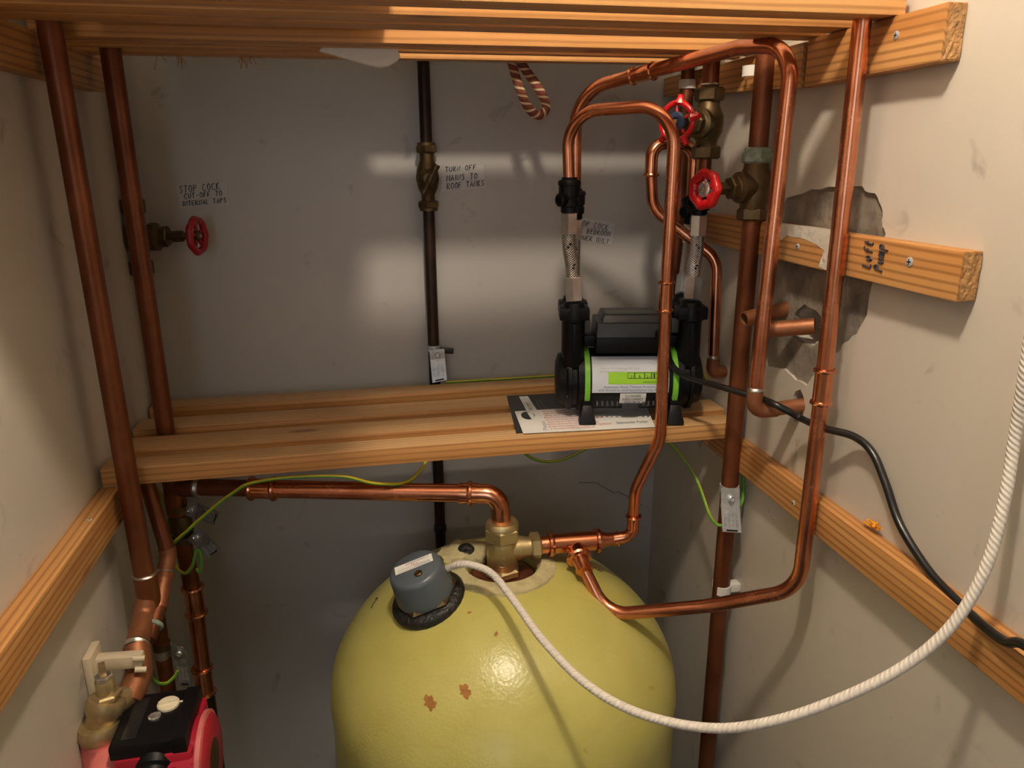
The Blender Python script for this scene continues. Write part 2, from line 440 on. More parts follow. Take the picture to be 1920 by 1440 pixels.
def put_text(body, fmap, u0, v0, u1, v1, g=None):
    """text in the box u0..u1, baseline v1, cap line v0"""
    g = g or G(); vs, fs = text_geo(body)
    return g.add([fmap(u0 + (u1 - u0) * x, v1 + (v0 - v1) * y) for x, y in vs], fs)
STROKES = {
 'A': [[(0, 0), (.35, 1), (.6, 0)], [(.12, .4), (.52, .38)]], 'B': [[(0, 0), (.03, 1), (.45, .85), (.4, .6), (.05, .52), (.5, .38), (.45, .08), (0, 0)]],
 'C': [[(.55, .85), (.3, 1), (.05, .7), (.03, .3), (.25, 0), (.58, .12)]], 'D': [[(0, 0), (.02, 1), (.4, .85), (.55, .5), (.4, .1), (0, 0)]],
 'E': [[(.5, 1), (.05, .95), (0, 0), (.52, .03)], [(.03, .5), (.42, .52)]], 'F': [[(.52, 1), (.05, .97), (0, 0)], [(.03, .5), (.4, .52)]],
 'H': [[(0, 1), (.03, 0)], [(.5, 1), (.5, 0)], [(.02, .5), (.5, .52)]], 'I': [[(.15, 1), (.12, 0)]],
 'K': [[(.03, 1), (0, 0)], [(.5, 1), (.04, .45), (.55, 0)]], 'L': [[(.05, 1), (0, .03), (.5, 0)]],
 'M': [[(0, 0), (.08, 1), (.32, .35), (.58, 1), (.62, 0)]], 'N': [[(0, 0), (.05, 1), (.48, .03), (.55, 1)]],
 'O': [[(.3, 1), (.05, .75), (.03, .3), (.28, 0), (.55, .25), (.55, .75), (.3, 1)]], 'P': [[(0, 0), (.05, 1), (.45, .9), (.48, .6), (.05, .48)]],
 'R': [[(0, 0), (.05, 1), (.45, .9), (.45, .62), (.05, .5), (.55, 0)]], 'S': [[(.52, .88), (.25, 1), (.05, .78), (.45, .4), (.35, .05), (0, .08)]],
 'T': [[(0, 1), (.6, .96)], [(.3, .97), (.27, 0)]], 'U': [[(.03, 1), (.03, .25), (.25, 0), (.5, .25), (.52, 1)]],
 'W': [[(0, 1), (.12, 0), (.32, .6), (.5, 0), (.65, 1)]], 'Y': [[(0, 1), (.28, .5), (.58, 1)], [(.28, .5), (.22, 0)]],
 '-': [[(.05, .5), (.4, .5)]], 'o': [[(.25, .62), (.05, .45), (.05, .12), (.25, 0), (.45, .2), (.42, .5), (.25, .62)]],
 'f': [[(.5, .95), (.3, 1), (.22, .8), (.2, 0)], [(.02, .55), (.48, .57)]], 't': [[(.22, 1), (.2, .1), (.42, 0)], [(.0, .62), (.46, .64)]],
 'u': [[(.03, .6), (.05, .1), (.25, 0), (.42, .15), (.45, .6), (.48, 0)]], 'm': [[(0, 0), (.03, .6), (.22, .55), (.25, 0)], [(.25, .45), (.45, .58), (.5, 0)]],
 'p': [[(0, -.35), (.03, .6), (.4, .58), (.42, .15), (.04, .05)]],
}
def handwrite(lines, fmap, thick, h=.0003, jitter=.02, g=None):
    """lines: (text, u0, v_cap, v_base, char_width, slope)"""
    g = g or G()
    for txt, u0, vc, vb, cw, sl in lines:
        u = u0
        for ch in txt:
            if ch != ' ':
                for st in STROKES[ch]:
                    pts = []
                    for x, y in st:
                        uu = u + x * cw + y * .1 * cw + random.uniform(-jitter, jitter) * cw
                        pts.append(fmap(uu, vb + (vc - vb) * y + sl * (uu - u0) + random.uniform(-jitter, jitter) * (vc - vb), h))
                    sweep(pts, thick, 4, g)
            u += cw * (.85 if ch != 'I' else .5)
    return g

# pipe fittings ------------------------------------------------------
def coupling(p, d, r, L, g=None):
    rb = r * 1.40; rm = r * 1.13; b = r * .28
    prof = [(r * 1.02, -L / 2 - b), (rm, -L / 2 - b)]
    for c in (-L / 2, L / 2):
        prof += [(rm, c - b), (rb * .95, c - b * .7), (rb, c), (rb * .95, c + b * .7), (rm, c + b)]
    prof += [(rm, L / 2 + b), (r * 1.02, L / 2 + b)]
    return lathe(prof, p, d, 24, g)
def bead(p, d, r, g=None, k=1.3, wdt=.3):
    b = r * wdt
    return lathe([(r, -b), (r * k * .93, -b * .7), (r * k, 0), (r * k * .93, b * .7), (r, b)], p, d, 24, g)
def hexnut(p, d, r, L, g=None, phase=0):
    g = g or G()
    lathe([(r * .86, -L / 2), (r, -L / 2 + r * .12), (r, L / 2 - r * .12), (r * .86, L / 2)], p, d, 6, g, phase); return g
def pipe_vertical(x, y, z0, z1): return [Vector((x, y, z0)), Vector((x, y, z1))]

# ================================================================== SETTING
TH = .06
struct('wall_back', boxg((XL - TH, 0, ZF), (XR + TH, TH, ZC), bev=0), 'wall_paint_cool')
struct('wall_left', boxg((XL - TH, -1.25, ZF), (XL, 0, ZC), bev=0), 'wall_paint')
wr = struct('wall_right', boxg((XR, -1.25, ZF), (XR + TH, 0, ZC), bev=0), 'wall_paint')
struct('floor', boxg((-1.66, -3.26, ZF - .04), (1.66, TH, ZF), bev=0), 'floor_dark')
struct('ceiling', boxg((-1.66, -3.26, ZC), (1.66, TH, ZC + .04), bev=0), 'ceiling_white')
# the landing outside the cupboard, behind the camera
struct('wall_front_left', boxg((-1.66, -1.31, ZF), (XL, -1.25, ZC), bev=0), 'wall_paint')
struct('wall_front_right', boxg((XR, -1.31, ZF), (1.66, -1.25, ZC), bev=0), 'wall_paint')
struct('wall_hall_left', boxg((-1.66, -3.2, ZF), (-1.6, -1.31, ZC), bev=0), 'wall_paint')
struct('wall_hall_right', boxg((1.6, -3.2, ZF), (1.66, -1.31, ZC), bev=0), 'wall_paint')
struct('wall_hall_back', boxg((-1.66, -3.26, ZF), (1.66, -3.2, ZC), bev=0), 'wall_paint')
wn = struct('fill_window', boxg((-1.0, -3.199, -.35), (-.1, -3.195, .65), bev=0), 'label_white')  # unseen window added to go with the cool fill light
for lo_, hi_ in (((-1.05, -3.2, -.40), (-1.0, -3.16, .70)), ((-.1, -3.2, -.40), (-.05, -3.16, .70)), ((-1.0, -3.2, -.40), (-.1, -3.16, -.35)), ((-1.0, -3.2, .65), (-.1, -3.16, .70)), ((-.57, -3.195, -.35), (-.53, -3.16, .65))):
    make('fill_window_frame', boxg(lo_, hi_, bev=.004), 'white_plastic', wn)

# broken plaster on the right wall: rough mortar, with holes knocked through
def blob(outline, x0, x1, g=None):
    return prism([Vector((x0, p.y, p.z)) for p in outline], (x1 - x0, 0, 0), g)
patch_px = [(1452, 405), (1470, 372), (1520, 356), (1570, 350), (1612, 347), (1622, 357), (1641, 362), (1652, 385), (1656, 405), (1653, 425), (1662, 437),
            (1640, 500), (1634, 540), (1624, 590), (1605, 625), (1582, 645), (1572, 662), (1556, 660), (1530, 700), (1512, 722), (1490, 712), (1470, 690), (1435, 685),
            (1425, 640), (1432, 560), (1440, 470)]
pp = [at(x, y, X=XR) for x, y in patch_px]
def jag(ps, amp, n=3):
    out = []
    for i, p in enumerate(ps):
        q = ps[(i + 1) % len(ps)]
        for k in range(n):
            t = k / n; out.append(p.lerp(q, t) + Vector((0, random.uniform(-amp, amp), random.uniform(-amp, amp))))
    return out
patch = make('mortar_patch', blob(jag(pp, .0016), XR + .012, XR + .0045), 'mortar', wr, 0)
PJ = [v.co.copy() for v in patch.data.vertices][:len(pp) * 3]
hole_c = at(1508, 612, X=XR); hole2_c = at(1497, 762, X=XR)
def cutter(c, ry, rz, seed):
    random.seed(seed)
    o = [c + Vector((0, ry * math.cos(t) * random.uniform(.85, 1.12), rz * math.sin(t) * random.uniform(.85, 1.12))) for t in [k * math.pi / 8 for k in range(16)]]
    return make('cutter', blob(o, XR - .02, XR + .05), 'dark_gap', None, 0)
cuts = [cutter(hole_c, .040, .030, 3), cutter(hole2_c, .016, .026, 5)]
cutp = make('cutter', blob([Vector((0, p.y, p.z)) for p in PJ], XR - .02, XR + .006), 'dark_gap', None, 0); cuts.append(cutp)
for target in (wr, patch):
    for c in (cuts if target is wr else cuts[:2]):
        md = target.modifiers.new('hole', 'BOOLEAN'); md.operation = 'DIFFERENCE'; md.solver = 'EXACT'; md.object = c
bpy.context.view_layer.update()
dg = bpy.context.evaluated_depsgraph_get()
for target in (wr, patch):
    me = bpy.data.meshes.new_from_object(target.evaluated_get(dg)); target.modifiers.clear(); target.data = me
for c in cuts: bpy.data.objects.remove(c)
# hairline crack low on the back wall
ck = [at(x, y, Y=-.0004) for x, y in ((1085, 905), (1118, 905), (1135, 915), (1152, 925), (1158, 921), (1176, 931), (1190, 942), (1204, 946))]
g = G(); sweep(ck, .0005, 4, g); make('crack', g, 'dark_gap', bpy.data.objects['wall_back'], 0)

# ceiling lamp: bare bulb in a batten holder
lp = thing('ceiling_lamp', (LAMP_POS.x, LAMP_POS.y, ZC), 'bare warm light bulb in a white ceiling holder', 'lamp')
make('lamp_holder', lathe([(.045, 0), (.045, .012), (.022, .02), (.02, .065)], (LAMP_POS.x, LAMP_POS.y, ZC), (0, 0, -1)), 'white_plastic', lp)
make('bulb', lathe([(.014, -.06), (.018, -.05), (.038, -.026), (.047, 0), (.044, .02), (.030, .038), (.011, .046), (0, .047)], LAMP_POS, (0, 0, -1)), 'bulb_glow', lp)

# ================================================================== BATTENS
def batten(label, corners, mat='pine_y', group='timber battens fixed to the side walls'):
    g = hexa(corners, bev=.0018); c = sum((Vector(p) for p in corners[:4]), Vector()) / 4
    t = thing('wall_batten', c, label, 'batten', group); make('timber', g, mat, t); return t
def bat8(x0, x1, ya, za0, za1, yb, zb0, zb1):
    return [Vector(p) for p in ((x0, ya, za0), (x1, ya, za0), (x1, yb, zb0), (x0, yb, zb0), (x0, ya, za1), (x1, ya, za1), (x1, yb, zb1), (x0, yb, zb1))]
BX = .598
def screw(parent, p, d, r=.005):
    g = lathe([(r, -.001), (r, .0008), (r * .6, .0016), (0, .0016)], p, d, 14)
    s = make('screw', g, 'galvanised', parent)
    a, u, v = frame_of(d); c = Vector(p) + a * .0017
    g = G()
    for q in (u, v): 
        e = a.cross(q) * r * .14
        g.add([c + q * r * .6 + e, c - q * r * .6 + e, c - q * r * .6 - e, c + q * r * .6 - e], [[0, 1, 2, 3]])
    make('screw_slot', g, 'dark_gap', s, 0)
def endgrain(parent, x0, x1, y, z0, z1):
    g = G(); n = 7
    vs = []; fs = []
    for i in range(n + 1):
        for j in range(n + 1):
            vs.append((x0 + (x1 - x0) * i / n, y - .0006 - random.random() * .0012, z0 + (z1 - z0) * j / n))
    for i in range(n):
        for j in range(n): fs.append([i * (n + 1) + j, (i + 1) * (n + 1) + j, (i + 1) * (n + 1) + j + 1, i * (n + 1) + j + 1])
    g.add(vs, fs); make('end_grain', g, 'end_grain', parent, 0)
b = batten('stout upper timber batten on the right wall carrying the upper slats', bat8(BX, XR, -.757, .093, .149, -.505, .089, .148))
endgrain(b, BX + .002, XR - .002, -.757, .095, .147); screw(b, at(1681, 66, X=BX), (-1, 0, 0), .0045)
b = batten('short rear timber batten behind the red wheel valves near the ceiling slats', bat8(BX, XR, -.495, .089, .146, -.004, .112, .146))
b = batten('timber batten across the broken plaster with loft pump written on it', bat8(BX, XR, -.831, -.146, -.094, -.235, -.146, -.096))
endgrain(b, BX + .002, XR - .002, -.831, -.144, -.096); screw(b, at(1706, 491, X=BX), (-1, 0, 0), .0055); screw(b, at(1496, 462, X=BX), (-1, 0, 0), .004)
# white filler smeared over the old part of that batten
fp = [at(x, y, X=BX) for x, y in ((1462, 418), (1500, 424), (1540, 428), (1586, 437), (1586, 470), (1578, 512), (1556, 508), (1535, 500), (1546, 470), (1520, 452), (1497, 446), (1475, 440), (1462, 450))]
make('filler_smear', prism([p + Vector((.001, 0, 0)) for p in jag(fp, .0012, 2)], (-.0014, 0, 0)), 'plaster_edge', b, 0)
fm = quadmap(at(1617, 500, X=BX), at(1622, 450, X=BX), at(1668, 462, X=BX), at(1661, 512, X=BX), .0006)
make('handwriting', handwrite([('Loft', .02, .02, .38, .32, 0), ('Pump', .02, .52, .86, .32, 0)], fm, .0011), 'ink', b, 0)
b = batten('long lower right batten with the black flex resting on it', bat8(BX, XR, -1.2, -.509, -.460, -.004, -.509, -.460))
screw(b, at(1488, 943, X=BX), (-1, 0, 0), .004)
g = G()
for k in range(14):
    p = at(1638 + random.uniform(-9, 9), 985 + random.uniform(-6, 6), X=XR - .004); sweep([p, p + Vector((random.uniform(-.008, .0), random.uniform(-.012, .012), random.uniform(0, .008)))], .0016, 5, g)
make('foam_crumb', g, 'foam_blob', b, 0)
b = batten('lower left batten sloping away along the left wall under the slats', bat8(XL, -.371, -1.2, -.517, -.463, -.385, -.511, -.461))
screw(b, at(168, 975, Z=-.461), (0, 0, 1), .003)
b = batten('upper left batten behind the two tall brown pipes', bat8(XL, -.375, -1.2, .097, .152, -.15, .100, .150))

# ================================================================== SHELVES
def slat(parent, x0, x1, yf0, yb0, yf1, yb1, z0, z1, dz=0):
    c = [Vector(p) for p in ((x0, yf0, z0), (x1, yf1, z0 + dz), (x1, yb1, z0 + dz), (x0, yb0, z0), (x0, yf0, z1), (x1, yf1, z1 + dz), (x1, yb1, z1 + dz), (x0, yb0, z1))]
    o = make('slat', hexa(c, bev=.002), 'pine_x', parent)
    m = o.data; off = Vector(((x0 + x1) / 2, (yf0 + yb0) / 2, z0)) - Vector(parent['_o'])
    for v in m.vertices: v.co -= off
    m.materials.append(MATS['pine_pale_top'])
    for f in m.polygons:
        if f.normal.z > .9: f.material_index = 1  # top faces get a paler pine so the slats read apart
    o.location = off; return o
us = thing('slatted_shelf', (.11, -.4, .149), 'upper slatted pine shelf at the top, seen from below', 'shelf', 'slatted pine shelves')
for (a0, b0, a1, b1) in ((-.678, -.636, -.678, -.636), (-.592, -.545, -.592, -.545), (-.541, -.492, -.524, -.482), (-.374, -.350, -.374, -.350),
                         (-.341, -.317, -.341, -.317), (-.291, -.272, -.291, -.272), (-.211, -.182, -.211, -.182)):
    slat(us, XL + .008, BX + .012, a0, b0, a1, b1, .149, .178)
g = G()
for px, n in ((337, 5), (455, 9), (300, 2), (470, 4)):
    for k in range(n):
        p = at(px + random.uniform(-7, 7), 108, Y=-.2); sweep([p + Vector((0, 0, .004)), p + Vector((random.uniform(-.01, .01), 0, -random.uniform(.004, .018)))], .0006, 4, g)
make('wood_fibres', g, 'straw', us, 0)['kind'] = 'stuff'
ls = thing('slatted_shelf', (.11, -.2, -.461), 'lower slatted pine shelf that carries the black shower pump', 'shelf', 'slatted pine shelves')
for (a0, b0, a1, b1, xl) in ((-.102, -.052, -.108, -.060, XL + .004), (-.216, -.158, -.222, -.164, XL + .006), (-.314, -.253, -.318, -.258, XL + .006), (-.386, -.344, -.388, -.346, XL + .006)):
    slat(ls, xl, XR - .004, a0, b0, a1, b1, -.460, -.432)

# linen heaped on the upper shelf (only a white corner droops into view)
ln = thing('folded_linen', (-.16, -.45, .178), 'white folded linen on the upper shelf, rounded corner drooping between the slats', 'linen')
for k, (z0, z1, m, dx) in enumerate(((.180, .25, 'linen_white', 0), (.251, .33, 'linen_beige', .012), (.331, .40, 'linen_white', .004))):
    make('folded_sheet', boxg((-.318, -.80, z0), (.052 - dx, -.208, z1), bev=.02), m, ln, 60)
make('light_block_towel', boxg((-.318, -.206, .179), (.56, -.046, .25), bev=.028), 'linen_beige', ln, 60)  # unseen towel added to keep lamp light off the upper back wall
oc = [at(x, y, Y=-.313) for x, y in ((597, 95), (640, 95), (700, 96), (746, 97), (752, 104), (745, 114), (730, 123), (712, 126), (692, 122), (668, 115), (635, 105))]
oc = [oc[0], oc[0] + Vector((.03, 0, .03)), oc[3] + Vector((0, 0, .03))] + oc[3:]
make('drooping_corner', prism(oc, (0, .019, 0), bev=.003), 'linen_white', ln, 60)

# ================================================================== HOT WATER CYLINDER
AX, AY, RC = .20, -.385, .297
ZB = -.86
cy = thing('hot_water_cylinder', (AX, AY, ZF), 'large lime green foam coated hot water cylinder below the shelf', 'water cylinder')
prof = [(RC * .97, 0), (RC, .02), (RC, ZB - ZF - .04), (RC * 1.006, ZB - ZF - .02), (RC * 1.002, ZB - ZF)]
def domez(r): return ZB + .21 * max(0, 1 - (r / RC) ** 2) ** (1 / 1.7)
rs = [RC * math.sin(k / 30 * math.pi / 2) for k in range(30, 0, -1)]
prof += [(r, domez(r) - ZF) for r in rs[1:] if r > .066] + [(.064, domez(.064) - ZF), (.060, -.690 - ZF), (0, -.690 - ZF)]
make('foam_jacket', lathe(prof, (AX, AY, ZF), (0, 0, 1), 96), 'foam_green', cy, 60)
def dome_pt(px, py):
    r = ray(px, py); t = .7
    while t < 1.6:
        p = CAM + r * t; q = math.hypot(p.x - AX, p.y - AY)
        if q < RC and p.z < domez(q): return p
        t += .001
    return None
def dome_n(p):
    d = Vector((p.x - AX, p.y - AY, 0)); r = d.length; e = .001
    s = (domez(r + e) - domez(r - e)) / (2 * e); d.normalize(); return Vector((-s * d.x, -s * d.y, 1)).normalized()
# cut foam collar round the boss and the copper showing inside it
def dome_ring(cx, cyy, r0, r1, lift, n=40, amp=.004, inner_drop=.004):
    g = G(); rows = []
    for k in range(n):
        t = 2 * math.pi * k / n; row = []
        for f in (0, .15, .5, .85, 1):
            r = r0 + (r1 - r0) * f + (random.uniform(-amp, amp) if f in (0, 1) else 0)
            x, y = cx + r * math.cos(t), cyy + r * math.sin(t)
            z = domez(math.hypot(x - AX, y - AY)) + (lift if 0 < f < 1 else -inner_drop)
            row.append((x, y, z))
        rows.append(row)
    vs = [p for r in rows for p in r]; fs = []
    for k in range(n):
        for j in range(4): fs.append([k * 5 + j, ((k + 1) % n) * 5 + j, ((k + 1) % n) * 5 + j + 1, k * 5 + j + 1])
    return g.add(vs, fs)
make('cut_foam_collar', dome_ring(AX, AY, .060, .094, .0035, 48, .003, .007), 'foam_cut', cy, 50)
make('copper_boss', lathe([(.0595, 0), (.0595, .010), (.050, .019), (.036, .020), (.030, .018)], (AX, AY, -.692), (0, 0, 1), 32), 'boss_copper', cy)
# old tapping lump behind, left of the brass fitting
lump_c = Vector((AX - .055, AY + .06, domez(.08) - .004))
g = G()
bm = bmesh.new(); bmesh.ops.create_uvsphere(bm, u_segments=20, v_segments=12, radius=1)
for v in bm.verts:
    k = 1 + .12 * math.sin(v.co.x * 7 + v.co.z * 5) + .08 * math.cos(v.co.y * 9)
    v.co = Vector((v.co.x * .045 * k, v.co.y * .034 * k, v.co.z * .017 * k)) + lump_c
bm.verts.index_update(); g.add([v.co.copy() for v in bm.verts], [[v.index for v in f.verts] for f in bm.faces]); bm.free()
make('foam_lump', g, 'foam_cut', cy, 70)
make('lump_stain', lathe([(.016, 0), (.013, .004), (.006, .005), (0, .003)], lump_c + Vector((0, -.012, .0125)), (0, -.35, .9), 14), 'gasket', cy, 50)
# rust stains with a shape of their own on the jacket
for (px, py, rr) in ((828, 1156, .012), (800, 1170, .005), (872, 1297, .010), (806, 1318, .011), (880, 1150, .003), (930, 1190, .004)):
    p = dome_pt(px, py)
    if p is None: continue
    nn = dome_n(p); a, u, v = frame_of(nn); n = 36; ph = [random.uniform(0, 6.28) for _ in range(4)]
    g = G(); vs = [p + a * .0012]
    for k in range(n):
        t = 2 * math.pi * k / n; q = p + (u * math.cos(t) + v * math.sin(t)) * rr * (.85 + .22 * math.sin(2 * t + ph[0]) + .14 * math.sin(5 * t + ph[1]) + .10 * math.sin(9 * t + ph[2]) + random.uniform(-.06, .06))
        q.z = domez(math.hypot(q.x - AX, q.y - AY)) + .0006; vs.append(q)
    g.add(vs, [[0, k + 1, (k + 1) % n + 1] for k in range(n)]); make('rust_stain', g, 'rust', cy, 0)
# pen mark on the left shoulder
try:
    q = [dome_pt(x, y) for x, y in ((697, 1141), (700, 1133), (706, 1126), (709, 1121), (704, 1124))]
    sweep([p + dome_n(p) * .001 for p in q], .0007, 4, g := G()); make('pen_mark', g, 'ink', cy, 0)
except Exception: pass

# immersion heater cap
cax = Vector((-.30, -.14, .94)).normalized(); cb = Vector((.068, -.432, -.669))
ih = thing('immersion_heater_cap', cb, 'round blue grey immersion heater cap tilted on the cylinder', 'heater cap')
make('cover', lathe([(.047, .006), (.0475, .010), (.0465, .018), (.0435, .050), (.042, .0555), (.037, .059), (0, .060)], cb, cax, 48), 'cap_grey', ih, 50)
make('gasket', lathe([(.060, -.016), (.061, -.008), (.057, -.002), (.051, .001), (.046, .002)], cb + cax * .001, cax, 28), 'gasket', ih, 50)
make('boss_hexagon', hexnut(cb + cax * .006, cax, .054, .012), 'brass_old', ih, 30)
a, u, v = frame_of(cax)
top = cb + cax * .0603
sd = (at(835, 1045, D=1.2) - at(760, 1090, D=1.2)); sd -= cax * sd.dot(cax); sd.normalize(); dn = sd.cross(cax)
if dn.dot(Vector((0, -1, 0))) < 0: dn = -dn
lc = top - dn * .006
q4 = (lc - sd * .031 - dn * .0095, lc + sd * .031 - dn * .0095, lc + sd * .031 + dn * .0095, lc - sd * .031 + dn * .0095)
pl = make('rating_label', prism(q4, cax * .0004), 'card_white', ih, 0)
fm = quadmap(*q4, .0007)
g = G()
for r0, (u0, u1) in zip((.10, .22, .62, .74, .86), ((.3, .92), (.3, .9), (.06, .9), (.5, .92), (.06, .94))):
    put_text('IMMERSION HEATER SWITCH OFF BEFORE REMOVING COVER', fm, u0, r0, u1, r0 + .085, g)
make('label_print', g, 'ink', pl, 0)
make('label_logo', put_text('TLu', fm, .42, .34, .60, .56), 'ink_red', pl, 0)
sc_ = top + dn * .019 + sd * .004
make('cover_screw', lathe([(.0065, -.001), (.0065, .001), (.005, .0022), (.002, .0015), (0, .001)], sc_, cax, 18), 'brass_old', ih)

# ================================================================== NEW COPPER PIPEWORK
RN, RA, RH, RO = .0105, .0094, .0152, .0143
YT = AY
# brass flange fitting with a letter S
bz0 = -.684
bf = thing('brass_flange_fitting', (AX, AY, bz0), 'brass side outlet fitting marked S on top of the cylinder', 'pipe fitting')
zt = at(932, 975, Y=AY).z
make('lower_hexagon', hexnut((AX, AY, bz0 + .017), (0, 0, 1), .031, .016, phase=.3), 'brass_new', bf, 25)
make('body', lathe([(.024, 0), (.026, .004), (.026, .046), (.024, .052)], (AX, AY, bz0 + .022), (0, 0, 1), 32), 'brass_new', bf)
make('flange_washer', lathe([(.034, 0), (.036, .003), (.033, .007)], (AX, AY, bz0 + .002), (0, 0, 1), 32), 'steel_bright', bf)
hb = Vector((AX, AY, bz0 + .022))
make('top_nut', hexnut((AX, AY, hb.z + .064), (0, 0, 1), .0305, .026, phase=.25), 'brass_new', bf, 25)
make('top_collar', lathe([(.0275, 0), (.0275, .006), (.024, .011), (.017, .011)], (AX, AY, hb.z + .075), (0, 0, 1), 32), 'brass_new', bf)
sz = at(990, 1025, Y=AY).z
make('side_arm', lathe([(.021, 0), (.021, .016), (.017, .03), (.017, .04)], (AX + .012, AY, sz), (1, 0, 0), 28), 'brass_new', bf)
make('side_nut', hexnut((AX + .056, AY, sz), (1, 0, 0), .0235, .018, phase=.2), 'brass_new', bf, 25)
# raised S on the body, wrapped round it
g = G(); vs, fs = text_geo('S')
def onbody(x, y):
    th = math.atan2(CAM.y - AY, CAM.x - AX) + (x - .5) * .5 + .02; return (AX + .0265 * math.cos(th), AY + .0265 * math.sin(th), hb.z + .014 + y * .019)
g.add([onbody(x, y) for x, y in vs], fs); make('letter_mark', g, 'brass_pale', bf, 0)
HT = hb.z + .086

# horizontal 28 mm pipe from the brown tee to the brass fitting
QX, QY = -.337, -.235
pQ = at(345, 909, Y=QY); zh = at(905, 929, Y=AY).z
hp0 = Vector((QX + .030, QY - .012, pQ.z)); hel = Vector((AX - .004, AY, zh))
hd = (hel - hp0).normalized()
hp = thing('copper_pipe', (AX, AY, HT), 'bright horizontal copper pipe elbowed down into the brass fitting', 'pipe', 'copper pipes')
cpl = at(488, 914, Y=QY - .055)
tcp = (cpl - hp0).dot(hd); cpl = hp0 + hd * tcp
make('pipe', sweep([cpl, hel - hd * .045], RH, 24), 'copper_new', hp)
make('elbow', sweep(fillet([hel - hd * .052, hel, Vector((AX, AY, HT - .012))], .034, 12), RH * 1.06, 24), 'copper_fitting', hp)
make('elbow_socket', bead(hel - hd * .048, hd, RH * 1.06), 'copper_fitting', hp)
lathe([(RH * 1.14, -.018), (RH * 1.14, .012)], hel - hd * .048, hd, 24, g := G()); make('elbow_sleeve', g, 'copper_fitting', hp)
make('coupling', coupling(cpl, hd, RH, .038), 'copper_fitting', hp)
make('old_pipe_end', sweep([hp0 - hd * .004, cpl], RH * .93, 24), 'copper_old', hp)

# tee and the pump supply loop (pipe A)
z1 = sz
tee0 = Vector((AX + .060, AY, z1)); tl = at(1032, 1020, Y=AY); tr = at(1120, 1013, Y=AY); rd = at(1158, 1010, Y=AY)
AXr, AYr = .452, -.42
lo = thing('copper_pipe', (AXr, AYr, z1), 'thin bright copper pipe looping from the tee up and over to the front left hose', 'pipe', 'copper pipes')
make('outlet_pipe', sweep([tee0, tl], RH, 24), 'copper_new', lo)
make('tee', sweep([tl, tr], RH * 1.12, 24), 'copper_fitting', lo)
dx = (tr - tl).normalized()
for p in (tl, tr): make('tee_bead', bead(p, dx, RH * 1.12), 'copper_fitting', lo)
make('reducer', lathe([(RH * 1.05, 0), (RH * 1.05, .006), (RA * 1.25, .016), (RA * 1.22, .034), (RA * 1.02, .036)], tr, dx, 24), 'copper_fitting', lo)
ex = at(1187, 1004, Y=AY - .01); ey = at(1188, 968, Y=AY - .012)
e2 = at(1191, 918, Y=-.405); e3 = at(1238, 822, Y=AYr)
make('reducer_bead', bead(rd, dx, RA * 1.15), 'copper_fitting', lo)
make('elbow', sweep(fillet([rd - dx * .01, ex, ey], .022, 10), RA * 1.14, 20), 'copper_fitting', lo)
make('elbow_socket', bead(ey, (ey - ex), RA * 1.14), 'copper_fitting', lo)
Lx = at(1068, 330, Y=-.29)
a1 = at(1063, 186, Y=-.29); a2 = at(1256, 196, Y=AYr)
zA = at(1247, 556, Y=AYr).z
make('pipe', sweep(fillet([ey, e2, e3, Vector((AXr, AYr, zA))], [0, .06, .06, 0], 10), RA, 20), 'copper_new', lo)
make('coupling', coupling(Vector((AXr, AYr, zA)), (0, 0, 1), RA, .043), 'copper_fitting', lo)
make('upper_pipe', sweep(fillet([Vector((AXr, AYr, zA)), Vector((AXr, AYr, a2.z)), Vector((a1.x, -.29, a2.z - .004)), Vector((Lx.x, -.29, Lx.z - .02))], .058, 14), RA, 20), 'copper_new', lo)

# branch from the tee to the tall right riser (pipe D)
DX, DY = .581, -.65
dpt = thing('copper_pipe', (DX, DY, -.6), 'tall bright copper riser at right whose foot sweeps left to the tee', 'pipe', 'copper pipes')
t0 = at(1078, 1024, Y=AY); t1 = at(1086, 1046, Y=AY - .032); t2 = at(1096, 1068, Y=AY - .05)
bd = (t2 - t0).normalized()
make('tee_branch', sweep([t0, t1], RH * 1.12, 24), 'copper_fitting', dpt); make('branch_bead', bead(t1, bd, RH * 1.12), 'copper_fitting', dpt)
make('reducer', lathe([(RH, 0), (RH, .006), (RN * 1.2, .016), (RN * 1.15, .03)], t1, bd, 24), 'copper_fitting', dpt); make('reducer_bead', bead(t2, bd, RN * 1.15), 'copper_fitting', dpt)
d1 = at(1138, 1153, Y=-.475); d2 = at(1330, 1136, Y=-.56)
d3 = at(1524, 1102, Y=DY); zD = at(1539, 725, Y=DY).z
make('pipe', sweep(fillet([t2, d1, d2, Vector((DX, DY, d3.z)), Vector((DX, DY, zD))], [0, .075, .2, .065, 0], 14), RN, 20), 'copper_new', dpt)
make('coupling', coupling(Vector((DX, DY, zD)), (0, 0, 1), RN, .044), 'copper_fitting', dpt)
make('upper_pipe', sweep([Vector((DX, DY, zD)), Vector((DX - .006, DY + .006, .62))], RN, 20), 'copper_new', dpt)

